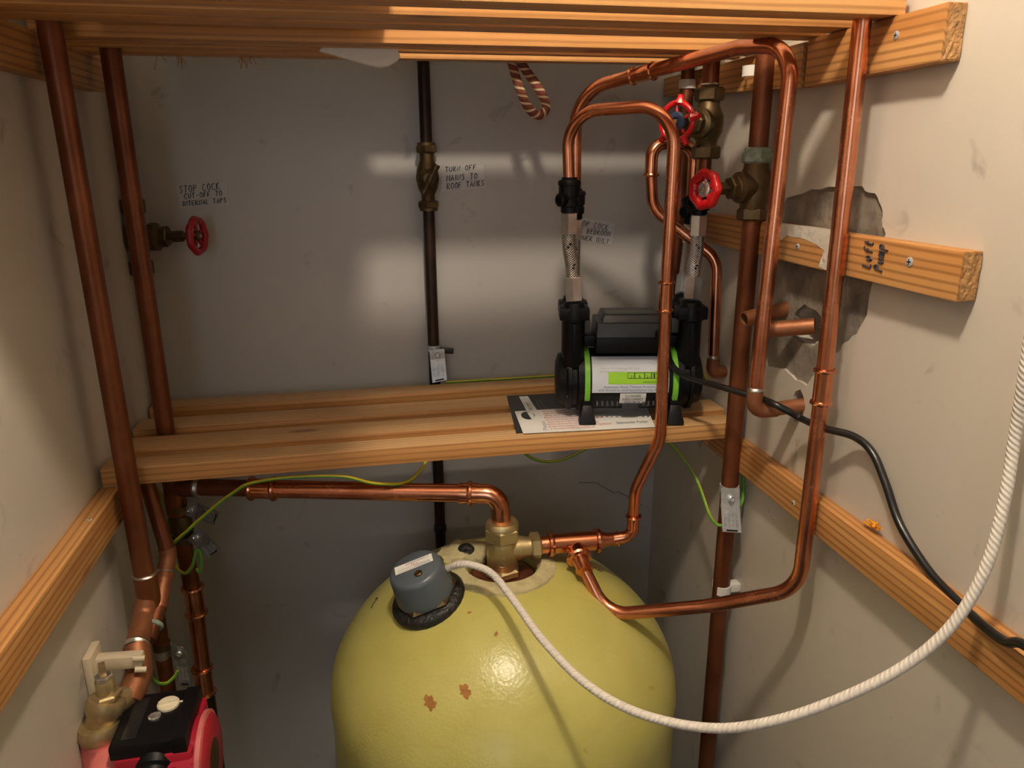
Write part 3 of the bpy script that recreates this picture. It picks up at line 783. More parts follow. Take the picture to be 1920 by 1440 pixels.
# big arch from the rear left hose over to the right and down into the wall (pipe C)
CX, CY = .556, -.541
pc = thing('copper_pipe', (CX, CY, -.36), 'high arched copper pipe with a coupling running down to an elbow in the right wall', 'pipe', 'copper pipes')
ch = at(1078, 365, Y=-.215)
c1 = at(1079, 172, Y=-.215); cc = at(1205, 138, Y=-.30); c2a = at(1390, 88, Y=-.455)
c3 = Vector((CX, CY, at(1480, 84, Y=CY).z))
elb = Vector((CX - .010, CY - .002, at(1411, 769, Y=CY).z))
pth = fillet([ch, c1, cc, c2a, c3, elb + Vector((0, 0, .03))], [0, .07, 0, .05, .05, 0], 14)
make('pipe', sweep(pth, RN, 20), 'copper_new', pc)
make('coupling', coupling(at(1206, 138, Y=-.30), (c2a - c1), RN, .036), 'copper_fitting', pc)
wallp = Vector((XR + .02, elb.y, elb.z + .004))
make('elbow', sweep(fillet([elb + Vector((0, 0, .034)), elb, elb + Vector((.036, 0, 0))], .02, 10), RN * 1.12, 20), 'copper_worn', pc)
make('solder_ring', bead(elb + Vector((0, 0, .032)), (0, 0, 1), RN, k=1.2, wdt=.35), 'solder', pc)
make('stub', sweep([elb + Vector((.03, 0, 0)), wallp], RN, 20), 'copper_worn', pc)

# small U shaped pipe that crosses behind the right hoses (pipe E)
ue = thing('copper_pipe', at(1337, 690, Y=-.3), 'slim copper pipe bent over in a small U behind the right hoses', 'pipe', 'copper pipes')
E0 = at(1298, 372, Y=-.225); E1 = Vector((E0.x, -.225, at(1300, 268, Y=-.225).z)); E2 = at(1223, 268, Y=-.225); E3 = at(1224, 392, Y=-.235); E4 = at(1344, 486, Y=-.29); E5 = at(1336, 692, Y=-.30)
E2.z = E1.z
RE = .0098
make('u_bend', sweep(fillet([E0, E1, E2, Vector((E2.x, -.225, E1.z - .05))], .032, 12), RE * 1.12, 20), 'copper_fitting', ue)
make('bend_bead', bead((E2.x, -.226, E1.z - .052), (0, 0, 1), RE * 1.12), 'copper_fitting', ue)
make('pipe', sweep(fillet([Vector((E2.x, -.226, E1.z - .05)), E3, E4, E5 + Vector((0, 0, .02))], [0, .045, .045, 0], 12), RE, 20), 'copper_new', ue)
make('elbow', sweep(fillet([E5 + Vector((0, 0, .024)), E5 + Vector((0, 0, -.006)), E5 + Vector((.02, 0, -.006))], .016, 8), RE * 1.15, 18), 'copper_worn', ue)
make('solder_ring', bead(E5 + Vector((0, 0, .022)), (0, 0, 1), RE, k=1.2, wdt=.35), 'solder', ue)
make('stub', sweep([E5 + Vector((.012, 0, -.006)), Vector((XR + .002, E5.y, E5.z - .006))], RE, 18), 'copper_worn', ue)

# ================================================================== OLD PIPES
# left front pipe with its fittings
P1X, P1Y = -.354, -.415
p1 = thing('brown_copper_pipe', (P1X, P1Y, -.9), 'tall brown pipe in the left foreground, crossing in front of the lower shelf', 'pipe', 'tall brown copper pipes')
zr = at(278, 1092, Y=P1Y).z
make('pipe', sweep([Vector((P1X - .002, P1Y, .60)), Vector((P1X + .006, P1Y, zr))], RO, 28), 'copper_old', p1)
make('socket', lathe([(RO * 1.02, .02), (RO * 1.18, .018), (RO * 1.18, -.03), (RO * 1.1, -.05)], (P1X + .007, P1Y, zr - .004), (0, 0, 1), 24), 'copper_old', p1)
make('solder_ring', bead((P1X + .007, P1Y, zr + .014), (0, 0, 1), RO, k=1.2, wdt=.2), 'solder', p1)
v0 = Vector((P1X + .007, P1Y, zr - .02)); v1 = at(272, 1150, Y=P1Y - .01); v2 = at(256, 1212, Y=P1Y - .07); v3 = at(262, 1262, Y=P1Y - .10); v4 = at(240, 1318, Y=P1Y - .14)
make('lower_bend', sweep(fillet([v0, v1, v2], .05), RO * 1.12, 24), 'copper_worn', p1)
make('bend_ring', bead(v2, (v2 - v1), RO * 1.12, k=1.16, wdt=.3), 'solder', p1)
make('lower_elbow', sweep(fillet([v2, v3, v4], .03), RO * 1.25, 24), 'copper_worn', p1)
w0 = at(262, 905 - 45, Y=-.34); w1 = at(316, 1040, Y=-.36); w2 = at(308, 1085, Y=-.38); w3 = at(297, 1140, Y=-.415); w4 = at(276, 1200, Y=-.46)
make('branch_pipe', sweep([at(262, 860, Y=-.33), w1], .0112, 20), 'copper_old', p1)
make('branch_fitting', sweep(fillet([w1 + (w1 - w0).normalized() * -.012, w1, w2, w3], .02), .0128, 20), 'copper_worn', p1)
make('branch_ring', bead(at(311, 1070, Y=-.372), (w2 - w1), .0128, k=1.15, wdt=.25), 'solder', p1)
make('branch_elbow', sweep(fillet([w2.lerp(w3, .4), w3, w4], .03), .0122, 20), 'copper_old', p1)
make('branch_ring', bead(at(287, 1172, Y=-.44), (w4 - w3), .0122, k=1.25, wdt=.3), 'verdigris', p1)
# left rear pipe passing down through the shelf to a tee
zq = pQ.z
p2 = thing('brown_copper_pipe', (QX, QY, -.9), 'tall brown pipe second from the left, dropping through the lower shelf to a tee', 'pipe', 'tall brown copper pipes')
make('pipe', sweep([Vector((QX, QY, .60)), Vector((QX, QY, zq + .03))], RO, 28), 'copper_old', p2)
make('tee', sweep([Vector((QX, QY, zq + .045)), Vector((QX, QY, zq - .05))], RO * 1.22, 28), 'copper_old', p2)
make('tee_branch', sweep([Vector((QX, QY, zq)), hp0 + hd * .012], RH * 1.15, 24), 'copper_old', p2)
make('branch_ring', bead(hp0 + hd * .012, hd, RH * 1.12, k=1.15, wdt=.3), 'solder', p2)
zn = at(367, 1100, Y=QY).z
make('valve_body', lathe([(RO * 1.1, 0), (RO * 1.35, .006), (RO * 1.35, .03), (RO * 1.1, .036)], (QX + .003, QY, zq - .09), (0, 0, 1), 20), 'brass_old', p2)
make('lower_pipe', sweep([Vector((QX, QY, zq - .04)), Vector((QX + .006, QY, zn))], RO, 24), 'copper_old', p2)
zn2 = at(383, 1300, Y=QY).z
make('coupling', coupling(Vector((QX + .007, QY, at(368, 1125, Y=QY).z)), (0, 0, 1), RO, .052), 'copper_fitting', p2)
make('new_pipe', sweep([Vector((QX + .007, QY, zn)), Vector((QX + .004, QY, zn2))], RO, 24), 'copper_new', p2)
make('coupling', coupling(Vector((QX + .003, QY, at(388, 1275, Y=QY).z)), (0, 0, 1), RO, .052), 'copper_fitting', p2)
make('foot_pipe', sweep([Vector((QX + .004, QY, zn2)), Vector((QX + .002, QY, ZF))], RO, 24), 'copper_dark', p2)
# dark pipe low in the left corner
p5 = thing('brown_copper_pipe', (-.375, -.30, ZF), 'short dark pipe low in the left corner behind the circulator pump', 'pipe', 'tall brown copper pipes')
x5 = at(309, 1245, Y=-.30)
make('pipe', sweep([Vector((x5.x - .004, -.30, ZF)), Vector((x5.x, -.30, at(306, 1130, Y=-.30).z))], .0125, 20), 'copper_old', p5)
make('grey_band', lathe([(.0135, -.008), (.0138, 0), (.0135, .008)], (x5.x, -.30, at(302, 1224, Y=-.30).z), (0, 0, 1), 24), 'solder', p5)
# pipe at the middle of the back wall
MX = .1285; MYP = -.030
mp_ = thing('dark_iron_pipe', (MX, MYP, ZF), 'dark vertical pipe running down the middle of the back wall', 'pipe')
make('pipe', sweep([Vector((MX, MYP, .60)), Vector((MX, MYP, ZF))], .0112, 24), 'copper_dark', mp_)
for z in (at(826, 990, Y=MYP).z,): make('pipe_clip', lathe([(.0125, -.008), (.014, -.004), (.014, .004), (.0125, .008)], (MX, MYP, z), (0, 0, 1), 16), 'cable_black', mp_)
# right wall pipe
RX, RY = .589, -.412
zv2 = at(1408, 350, Y=RY).z
rw = thing('brown_copper_pipe', (RX, RY, ZF), 'long brown pipe standing against the right wall in front of the lower shelf end', 'pipe', 'tall brown copper pipes')
make('pipe', sweep([Vector((RX, RY, zv2 - .05)), Vector((RX, RY, ZF))], RO, 28), 'copper_old', rw)
make('upper_pipe', sweep([Vector((RX, RY, .60)), Vector((RX, RY, zv2 + .04))], RO, 28), 'copper_old', rw)
# pipe F and pipe G in the back right corner
FX, FY = .558, -.30
zv1 = at(1326, 232, Y=FY).z
pf = thing('brown_copper_pipe', (FX, FY, -.05), 'brown pipe with the spiked red wheel valve in the back right corner', 'pipe', 'tall brown copper pipes')
make('upper_pipe', sweep([Vector((FX, FY, .60)), Vector((FX, FY, zv1 + .04))], .0133, 24), 'copper_old', pf)
make('lower_pipe', sweep([Vector((FX, FY, zv1 - .05)), Vector((FX, FY, -.055))], .0105, 24), 'copper_old', pf)
GX, GY = .585, -.150
pg = thing('brown_copper_pipe', (GX, GY, -.445), 'brown pipe tucked in the corner behind the spiked red wheel', 'pipe', 'tall brown copper pipes')
make('pipe', sweep([Vector((GX, GY, .60)), Vector((GX - .003, GY, -.445))], .0118, 24), 'copper_old', pg)
# cut stubs at the broken plaster
st = thing('pipe_stub', at(1465, 582, X=XR), 'open cut end of a brown pipe stub left of the hole in the plaster', 'pipe', 'cut pipe stubs')
sa = at(1395, 599, Y=-.475); sb = at(1478, 578, X=XR + .01); sdv = (sb - sa).normalized()
lathe([(.0092, .03), (.0092, 0), (.0117, 0), (.0117, (sb - sa).length)], sa, sdv, 24, g := G()); make('pipe', g, 'copper_worn', st)
st = thing('pipe_stub', hole_c, 'brown pipe stub leaning out of the hole knocked in the plaster', 'pipe', 'cut pipe stubs')
sb = at(1528, 611, X=XR + .012); sa = at(1438, 618, Y=-.497)
sdv = (sb - sa).normalized(); lathe([(.0098, .03), (.0098, 0), (.0120, 0), (.0120, (sb - sa).length)], sa, sdv, 24, g := G()); make('pipe', g, 'copper_worn', st)

# ================================================================== VALVES
def ring_wheel(c, axis, rad, tube, lobes, amp, parent, mat='red_paint', hub='steel_bright', spokes=5, spikes=0, hubr=.010):
    a, u, v = frame_of(axis); c = Vector(c); g = G(); n = 60; m = 12; vs = []; fs = []
    for i in range(n):
        t = 2 * math.pi * i / n; rr = rad + amp * math.cos(lobes * t) if lobes else rad
        d = u * math.cos(t) + v * math.sin(t)
        for k in range(m):
            q = 2 * math.pi * k / m; vs.append(c + d * (rr + tube * math.cos(q)) + a * tube * .95 * math.sin(q))
    for i in range(n):
        for k in range(m): fs.append([i * m + k, ((i + 1) % n) * m + k, ((i + 1) % n) * m + (k + 1) % m, i * m + (k + 1) % m])
    g.add(vs, fs); w_ = make('hand_wheel', g, mat, parent, 60)
    g = G()
    for s in range(spokes):
        t = 2 * math.pi * (s + .3) / spokes; d = u * math.cos(t) + v * math.sin(t)
        sweep([c + d * hubr * .6 - a * .001, c + d * rad], [tube * .55, tube * .5], 8, g)
    make('spokes', g, mat, w_)
    if spikes:
        g = G()
        for s in range(spikes):
            t = 2 * math.pi * (s + .15) / spikes; d = u * math.cos(t) + v * math.sin(t); e = a.cross(d)
            sweep([c + d * (rad), c + d * (rad + .006), c + d * (rad + .012)], [.0085, .0052, .0042], 8, g)
        make('wheel_lugs', g, mat, w_)
    make('wheel_hub', lathe([(hubr, -.003), (hubr, .003), (hubr * .8, .0045), (hubr * .45, .0045), (hubr * .4, .002), (0, .002)], c, axis, 24), hub, w_)
    make('spindle_end', boxg(c + Vector((-.003, -.003, -.003)) + a * .004, c + Vector((.003, .003, .003)) + a * .004, bev=.0005, rot=a.to_track_quat('Z', 'Y').to_matrix()), 'brass_pale', w_)
def valve_barrel(c, r, L, parent, mat='brass_old', nut=None):
    c = Vector(c)
    make('valve_body', lathe([(r * .8, -L * .36), (r * .82, -L * .26), (r * 1.15, -L * .12), (r * 1.2, 0), (r * 1.15, L * .12), (r * .82, L * .26), (r * .8, L * .36)], c, (0, 0, 1), 28), mat, parent, 50)
    for s in (-1, 1): make('compression_nut', hexnut(c + Vector((0, 0, s * L * .42)), (0, 0, 1), r * 1.12, L * .2, phase=.4), nut or mat, parent, 25)
def bonnet(c, axis, dist, parent, r0, mat='brass_old'):
    a = Vector(axis).normalized(); c = Vector(c)
    make('bonnet', lathe([(r0, 0), (r0, dist * .22), (r0 * 1.12, dist * .24), (r0 * 1.12, dist * .34), (r0 * .8, dist * .38), (r0 * .7, dist * .44)], c, a, 24), mat, parent)
    make('bonnet_hexagon', hexnut(c + a * dist * .46, a, r0 * .85, dist * .14, phase=.2), mat, parent, 25)
    make('gland_nut', hexnut(c + a * dist * .68, a, r0 * .5, dist * .16), mat, parent, 25)
    make('spindle', sweep([c + a * dist * .4, c + a * dist], r0 * .3, 12), mat, parent)
# spiked wheel valve
wv = at(1269, 228, Y=FY - .055)
gv = thing('gate_valve', (FX, FY, zv1 - .05), 'gate valve with spiked bright red wheel and dark blue centre', 'valve', 'red wheel gate valves')
valve_barrel((FX, FY, zv1), .021, .105, gv); ax1 = (wv - Vector((FX, FY, zv1)))
make('olive_ring', bead((FX, FY, zv1 + .058), (0, 0, 1), .0133, k=1.15, wdt=.2), 'solder', gv)
bonnet((FX, FY, zv1), ax1, ax1.length, gv, .021)
ring_wheel(wv, ax1, .0272, .0044, 0, 0, gv, hub='wheel_hub_blue', spikes=5, hubr=.0145)
# lobed wheel valve on the right wall pipe
wv = at(1322, 355, Y=RY - .012)
gv = thing('gate_valve', (RX, RY, zv2 - .05), 'gate valve with thick lobed red wheel and green crusted top nut', 'valve', 'red wheel gate valves')
make('valve_body', lathe([(.019, -.040), (.020, -.03), (.022, -.02), (.022, .02), (.019, .026), (.018, .036)], (RX, RY, zv2), (0, 0, 1), 24), 'brass_old', gv)
make('compression_nut', hexnut((RX, RY, zv2 + .042), (0, 0, 1), .0235, .016, phase=.3), 'verdigris', gv, 25)
make('nut_collar', lathe([(.0195, 0), (.0195, .006), (.0165, .008)], (RX, RY, zv2 + .049), (0, 0, 1), 24), 'verdigris', gv)
make('compression_nut', hexnut((RX, RY, zv2 - .041), (0, 0, 1), .0235, .018, phase=.5), 'brass_old', gv, 25)
a2_ = wv - Vector((RX, RY, zv2)); bonnet((RX, RY, zv2), a2_, a2_.length, gv, .0205)
ring_wheel(wv, Vector((-.93, -.36, .03)), .0225, .0075, 7, .0012, gv, spokes=5, hubr=.0115)
# stopcock at left
VX, VY = at(258, 445, Y=-.075).x, -.075
zs = at(262, 445, Y=VY).z
wv = at(370, 442, Y=VY - .02)
gv = thing('stop_valve', (VX, VY, zs - .06), 'dark stopcock with small crimson wheel behind the left pipe', 'valve', 'red wheel gate valves')
make('riser_pipe', sweep([Vector((VX, VY, .60)), Vector((VX - .001, VY, -.428))], .0105, 20), 'copper_old', gv)
valve_barrel((VX, VY, zs), .0175, .125, gv)
a3 = wv - Vector((VX, VY, zs)); bonnet((VX, VY, zs), a3, a3.length, gv, .0215)
ring_wheel(wv, Vector((.96, -.27, 0)), .0275, .0062, 7, .001, gv, mat='red_dark', hub='brass_old', spokes=5, hubr=.009)
# lever valve on the middle pipe
zm = at(803, 332, Y=MYP).z
gv = thing('lever_valve', (MX, MYP, zm - .06), 'dark brass valve with a tee shaped lever on the middle pipe', 'valve')
make('valve_body', lathe([(.0125, -.05), (.0125, -.032), (.0185, -.02), (.022, -.002), (.0195, .015), (.0135, .03), (.0135, .05)], (MX, MYP, zm), (0, 0, 1), 24), 'brass_old', gv, 50)
for s in (-1, 1):
    make('compression_nut', hexnut((MX, MYP, zm + s * .050), (0, 0, 1), .0205, .014, phase=.3), 'brass_old', gv, 25)
    make('collar', lathe([(.017, 0), (.017, .006)], (MX, MYP, zm + s * .0585 - .003), (0, 0, 1), 20), 'brass_old', gv)
make('bonnet', lathe([(.019, 0), (.019, .012), (.014, .016), (.010, .026), (0, .027)], (MX, MYP - .006, zm - .002), (0, -1, 0), 20), 'brass_old', gv)
lv0 = at(820, 309, Y=MYP - .036); lv1 = at(793, 363, Y=MYP - .036)
make('lever', sweep(spline([lv0, lv0.lerp(lv1, .3), lv0.lerp(lv1, .5), lv0.lerp(lv1, .7), lv1], 4), [.0058] * 3 + [.004] * 3 + [.0065] * 5 + [.004] * 3 + [.0056] * 3, 12), 'brass_old', gv, 60)

# ================================================================== SHOWER PUMP
def L_(p): return p
PC = Vector((.437, -.305, -.4285)); PRZ = -YAW
pu = thing('shower_pump', PC, 'black twin shower pump with green rings standing on the lower shelf', 'pump', rz=PRZ)
pu['_o'] = [0, 0, 0]
def lp_(name, g, mat, parent=None, smooth=35, label=None): return make(name, g, mat, parent or pu, smooth, True, label)
bz = .062; br = .053
lp_('motor_barrel', lathe([(br - .003, -.078), (br, -.075), (br, .075), (br - .003, .078)], (0, 0, bz), (1, 0, 0), 48), 'black_plastic')
for s in (-1, 1):
    lp_('green_ring', lathe([(br + .001, -.005), (br + .0035, -.004), (br + .0035, .004), (br + .001, .005)], (s * .0735, 0, bz), (1, 0, 0), 48, closed=True), 'green_ring')
    # stepped end casing
    pr = [(br + .002, 0), (br + .002, .010), (br - .004, .012), (br - .004, .020), (br + .001, .021), (br + .001, .027), (br - .006, .030), (br - .010, .042), (br - .022, .046), (.012, .047), (0, .045)]
    lp_('pump_casing', lathe(pr, (s * .078, 0, bz), (s, 0, 0), 40), 'black_plastic')
    for k in range(6):
        t = k * math.pi / 3 + .4
        lp_('casing_screw', lathe([(.0035, 0), (.0035, .002), (0, .0025)], (s * .105, (br - .006) * math.cos(t), bz + (br - .006) * math.sin(t)), (s, 0, 0), 10), 'steel_bright')
    # foot
    for fy in (-1, 1):
        lp_('foot', hexa([Vector(p) for p in ((s * .0735 - .015, fy * .058 - .012, 0), (s * .0735 + .015, fy * .058 - .012, 0), (s * .0735 + .015, fy * .058 + .012, 0), (s * .0735 - .015, fy * .058 + .012, 0),
                                              (s * .0735 - .008, fy * .046 - .010, .03), (s * .0735 + .008, fy * .046 - .010, .03), (s * .0735 + .008, fy * .046 + .010, .03), (s * .0735 - .008, fy * .046 + .010, .03))], bev=.003), 'black_plastic')
    lp_('leg_bracket', boxg((s * .0735 - .007, -.050, .006), (s * .0735 + .007, .050, .05), bev=.003), 'black_plastic')
    # port towers, front and rear
    for fy in (-1, 1):
        tx, ty = s * .0965 + (.002 if fy > 0 else 0) * -s, fy * .026 - .002
        tw = lp_('port_tower', lathe([(.017, .092), (.0185, .10), (.0185, .168), (.021, .17), (.021, .185), (.0175, .196), (.016, .200)], (tx, ty, 0), (0, 0, 1), 28), 'black_plastic')
        lp_('port_clip', boxg((tx - .0245, ty - .018, .172), (tx + .0245, ty + .018, .193), bev=.003), 'black_plastic', tw)
        lp_('tower_rib', boxg((tx - .003, ty - .0225, .105), (tx + .003, ty + .0225, .168), bev=.001), 'black_plastic', tw)
    lp_('cable_lug', boxg((s * .074 - .006, -.020, .145), (s * .074 + .006, -.012, .170), bev=.001), 'lid_grey')
    lp_('bridge', boxg((min(s * .052, s * .080), -.022, .122), (max(s * .052, s * .080), .022, .142), bev=.004), 'black_plastic')
# control box
def frustum(x0, x1, y0, y1, z0, z1, ix, iy0, iy1, g=None, bev=.002):
    return hexa([Vector(p) for p in ((x0, y0, z0), (x1, y0, z0), (x1, y1, z0), (x0, y1, z0), (x0 + ix, y0 + iy0, z1), (x1 - ix, y0 + iy0, z1), (x1 - ix, y1 - iy1, z1), (x0 + ix, y1 - iy1, z1))], g, bev)
cb_ = lp_('control_box', frustum(-.060, .060, -.046, .046, .117, .143, 0, 0, 0), 'black_plastic')
lp_('box_shoulder', frustum(-.060, .060, -.046, .046, .143, .166, .002, .006, .004), 'box_grey', cb_)
lp_('box_lid', frustum(-.050, .050, -.036, .040, .166, .178, .004, .008, .004), 'box_grey', cb_)
ldl = lp_('lid_panel', boxg((-.043, -.024, .1785), (.043, .006, .1793), bev=.0002), 'lid_grey', cb_)
lp_('cable_gland', lathe([(.010, 0), (.010, .016), (.0065, .02)], (.046, -.044, .148), (0, -1, .1), 16), 'black_plastic', cb_)
lp_('lid_screw', lathe([(.003, 0), (.003, .003), (0, .0035)], (.046, -.043, .160), (0, -1, 0), 10), 'steel_bright', cb_)
# rating label wrapped round the barrel
def barrel(x, ang, lift): return Vector((x, -(br + lift) * math.cos(ang), bz + (br + lift) * math.sin(ang)))
A_T, A_B = R(58), R(-12)
def bmap(lift):
    def f(u, v, h=0): return barrel(-.066 + .128 * u, A_T + (A_B - A_T) * v, lift + h)
    return f
def wrap(fm, u0, u1, v0, v1, n=14):
    g = G(); vs = []; fs = []
    for i in range(n + 1):
        for u in (u0, u1): vs.append(fm(u, v0 + (v1 - v0) * i / n))
    for i in range(n): fs.append([2 * i, 2 * i + 1, 2 * i + 3, 2 * i + 2])
    return g.add(vs, fs)
lb = lp_('rating_label', wrap(bmap(.0005), 0, 1, 0, 1), 'label_white', None, 60)
fm = bmap(.0009)
g = G(); put_text('Pump to EN: Stillwage BN Class', fm, .10, .33, .62, .385, g); put_text('230V 50Hz 600W IPX2 max 2.1 bar Duty cycle Continuous', fm, .10, .42, .90, .47, g)
lp_('label_print', g, 'ink_faint', lb, 0)
g = G(); put_text('CE', fm, .86, .27, .95, .36, g); lp_('label_mark', g, 'ink', lb, 0)
g = G(); put_text('Automatic Reset Thermal Protector Fitted', fm, .15, .805, .97, .865, g); put_text('FOR TECHNICAL ASSISTANCE,PLEASE CALL PUMPWISE', fm, .09, .90, .99, .962, g)
lp_('label_print', g, 'print_blue', lb, 0)
stk = lp_('green_sticker', wrap(bmap(.0011), .21, .97, .455, .765), 'sticker_green', lb, 60)
fm2 = bmap(.0015)
g = G()
def bar(u0, v0, u1, v1): 
    g.add([fm2(u0, v0), fm2(u1, v0), fm2(u1, v1), fm2(u0, v1)], [[0, 1, 2, 3]])
for (u0, u1) in ((.46, .55), (.55, .68), (.68, .77), (.77, .84), (.87, .96)):
    bar(u0, .475, u1, .487); bar(u0, .613, u1, .625); bar(u0, .475, u0 + .006, .625); bar(u1 - .006, .475, u1, .625)
put_text('21', fm2, .49, .54, .535, .61, g); put_text('6', fm2, .60, .52, .63, .61, g); put_text('21', fm2, .70, .54, .75, .61, g); put_text('1', fm2, .795, .49, .815, .61, g)
put_text('pumpwarranties', fm2, .66, .685, .90, .725, g)
lp_('sticker_print', g, 'ink', stk, 0)
def bmap2(lift):
    def f(u, v, h=0): return barrel(-.066 + .128 * (.37 + .34 * u), R(-13) + R(-24) * v, lift + h)
    return f
qc = lp_('serial_label', wrap(bmap2(.0012), 0, 1, 0, 1), 'paper', None, 60)
g = G(); fm3 = bmap2(.0016); put_text('Q.C.PASSED', fm3, .2, .12, .8, .32, g); put_text('0202109007', fm3, .1, .42, .9, .66, g); put_text('2021 08 24', fm3, .2, .74, .8, .92, g)
lp_('serial_print', g, 'ink', qc, 0)
for sx in (-1, 1):
    for k in range(5):
        x = sx * (.022 + k * .0085)
        lp_('vent_rib', boxg((x - .0016, -br * .80 - .003, bz - br * .66 - .004), (x + .0016, -br * .80 + .012, bz - br * .66 + .012), bev=.0005, rot=Matrix.Rotation(R(-25), 3, 'X')), 'box_grey')
lp_('vent_panel', boxg((-.014, -br * .84, bz - br * .78), (.014, -br * .62, bz - br * .62), bev=.001), 'box_grey')
bpy.context.view_layer.update()
PM = Matrix.Translation(PC) @ Matrix.Rotation(PRZ, 4, 'Z')
def pumpw(x, y, z): return PM @ Vector((x, y, z))

# braided hoses ------------------------------------------------------
def hose(bot, top, label, valve_h=.075, bow=Vector((0, 0, 0))):
    """from the pump port up to a black push fit valve"""
    t = thing('flexible_hose', bot, label, 'hose', 'braided hoses on the shower pump')
    d = (top - bot); L = d.length; u = d.normalized()
    nb = .040
    make('lower_nut', hexnut(bot + u * nb * .5, u, .0148, nb, phase=.2), 'steel_bright', t, 25)
    p0 = bot + u * nb * .9; p1 = top - Vector((0, 0, .036))
    pts = spline([p0, p0.lerp(p1, .33) + bow, p0.lerp(p1, .66) - bow, p1], 10)
    make('braid', sweep(pts, .0112, 24), 'steel_braid', t, 60)
    for f in (.28, .34, .75, .82):
        g = G()
        i = int(f * (len(pts) - 1)); dd = (pts[i + 1] - pts[i]).normalized(); a, uu, vv = frame_of(dd)
        c = pts[i] + (CAM - pts[i]).normalized() * .0105 + uu * random.uniform(-.004, .004); boxg(c - Vector((.002, .002, .0015)), c + Vector((.002, .002, .0015)), g, bev=0)
        make('braid_fleck', g, 'cable_black', t, 0)
    make('upper_nut', hexnut(top - Vector((0, 0, .018)), (0, 0, 1), .0145, .036, phase=.2), 'steel_bright', t, 25)
    vprof = [(.0135, 0), (.0135, .012), (.0165, .014), (.0165, .030), (.0150, .032), (.0150, .036), (.0172, .037), (.0172, .060), (.0185, .061), (.0185, .068), (.0165, .072), (.0125, .073), (.0125, .078)]
    vprof = [(r, h * valve_h / .078) for r, h in vprof]
    vb = make('isolating_valve', lathe(vprof, top, (0, 0, 1), 28), 'black_plastic', t, 40)
    for s in ((-1, 0), ):
        make('valve_screw', lathe([(.010, 0), (.0105, .004), (.0105, .012), (.007, .014), (.006, .011), (0, .011)], top + Vector((-.009, -.006, .020)), (-.85, -.5, 0), 18), 'black_plastic', vb)
    return t
LF = pumpw(-.0965, -.028, .200); LR = pumpw(-.0945, .024, .200); RF = pumpw(.0965, -.028, .200); RR_ = pumpw(.0945, .024, .200)
tLF = Vector((Lx.x, -.29, at(1066, 398, Y=-.29).z)); tLR = Vector((ch.x, -.215, at(1082, 410, Y=-.215).z))
hose(LF, tLF, 'braided steel hose at front left of the pump under the thin looped pipe', Lx.z - tLF.z - .002, Vector((.001, 0, 0)))
hose(LR, tLR, 'braided steel hose at rear left of the pump, mostly hidden by the front one', ch.z - tLR.z + .01)
tRF = Vector((FX - .004, FY + .002, at(1313, 402, Y=FY).z)); tRR = Vector((E0.x, -.225, at(1296, 418, Y=-.225).z))
hose(RF, tRF, 'braided steel hose at front right of the pump beneath the lobed red wheel', -.052 - tRF.z, Vector((-.001, 0, 0)))
hose(RR_, tRR, 'braided steel hose at rear right of the pump under the small U pipe', E0.z - tRR.z + .005)

# ================================================================== PAPERS ON THE SHELF
ZS = -.4318
bk = thing('instruction_booklet', at(1100, 770, Z=ZS), 'black booklet lying under the pump and the white card', 'booklet')
q = [at(950, 743, Z=ZS), at(1130, 734, Z=ZS), at(1190, 790, Z=ZS), at(968, 813, Z=ZS)]
make('cover', prism(q, (0, 0, .0012)), 'booklet_black', bk, 0)
fm = quadmap(*[p + Vector((0, 0, .0012)) for p in q], .0004)
g = G(); g.add([fm(.12, .05), fm(.21, .05), fm(.25, .62), fm(.15, .62)], [[0, 1, 2, 3]]); tb = make('white_tab', g, 'paper', bk, 0)
def turned(f): return lambda u, v, h=0: f(v, 1 - u, h)
g = G(); put_text('SHOWER PUMPS', turned(quadmap(fm(.12, .05), fm(.21, .05), fm(.25, .62), fm(.15, .62), .0004)), .08, .3, .62, .62, g); make('tab_print', g, 'ink_grey', tb, 0)
g = G()
for k in range(2): put_text('Installation and maintenance', turned(quadmap(fm(.23, .05), fm(.33, .05), fm(.36, .62), fm(.27, .62), .0003)), .03, .1 + .4 * k, .8, .34 + .4 * k, g)
make('cover_print', g, 'ink_grey', bk, 0)
cd_ = thing('warning_card', at(1100, 790, Z=ZS), 'white card with red printed warnings under the pump foot', 'card')
q = [at(965, 772, Z=-.4300), at(1210, 757, Z=-.4300), at(1228, 801, Z=-.4300), at(981, 813, Z=-.4300)]
make('card', prism(q, (0, 0, .0007)), 'card_white', cd_, 0)
fm = quadmap(*[p + Vector((0, 0, .0007)) for p in q], .0003)
red = ['Do not fit the pump in the mains', 'Flush the system before connecting the pump', 'Do not allow debris to enter', 'Please flush the system completely before use',
       'Ensure the hot water does not exceed sixty degrees', 'Ensure that air is able to be vented', 'Read the instructions before commencing the installation',
       'Ensure the installation complies with regulations', 'In the event of difficulty contact us']
g = G()
for k, tx in enumerate(red):
    put_text(tx, fm, .20 + .006 * (k % 3), .06 + k * .098, .50 + .045 * ((k * 7) % 5), .125 + k * .098, g)
make('card_print', g, 'ink_red', cd_, 0)
make('card_logo', put_text('Salamander Pumps', fm, .72, .72, .96, .82), 'ink', cd_, 0)
g = G(); put_text('Please', turned(fm), .08, .155, .46, .19, g); make('card_heading', g, 'ink_grey', cd_, 0)
g = G(); c = fm(.085, .28); n = 24
pts = [fm(.085 + .05 * math.cos(2 * math.pi * k / n), .24 + .19 * math.sin(2 * math.pi * k / n)) for k in range(n)]
g.add(pts, [list(range(n))]); make('black_disc', g, 'booklet_black', cd_, 0)
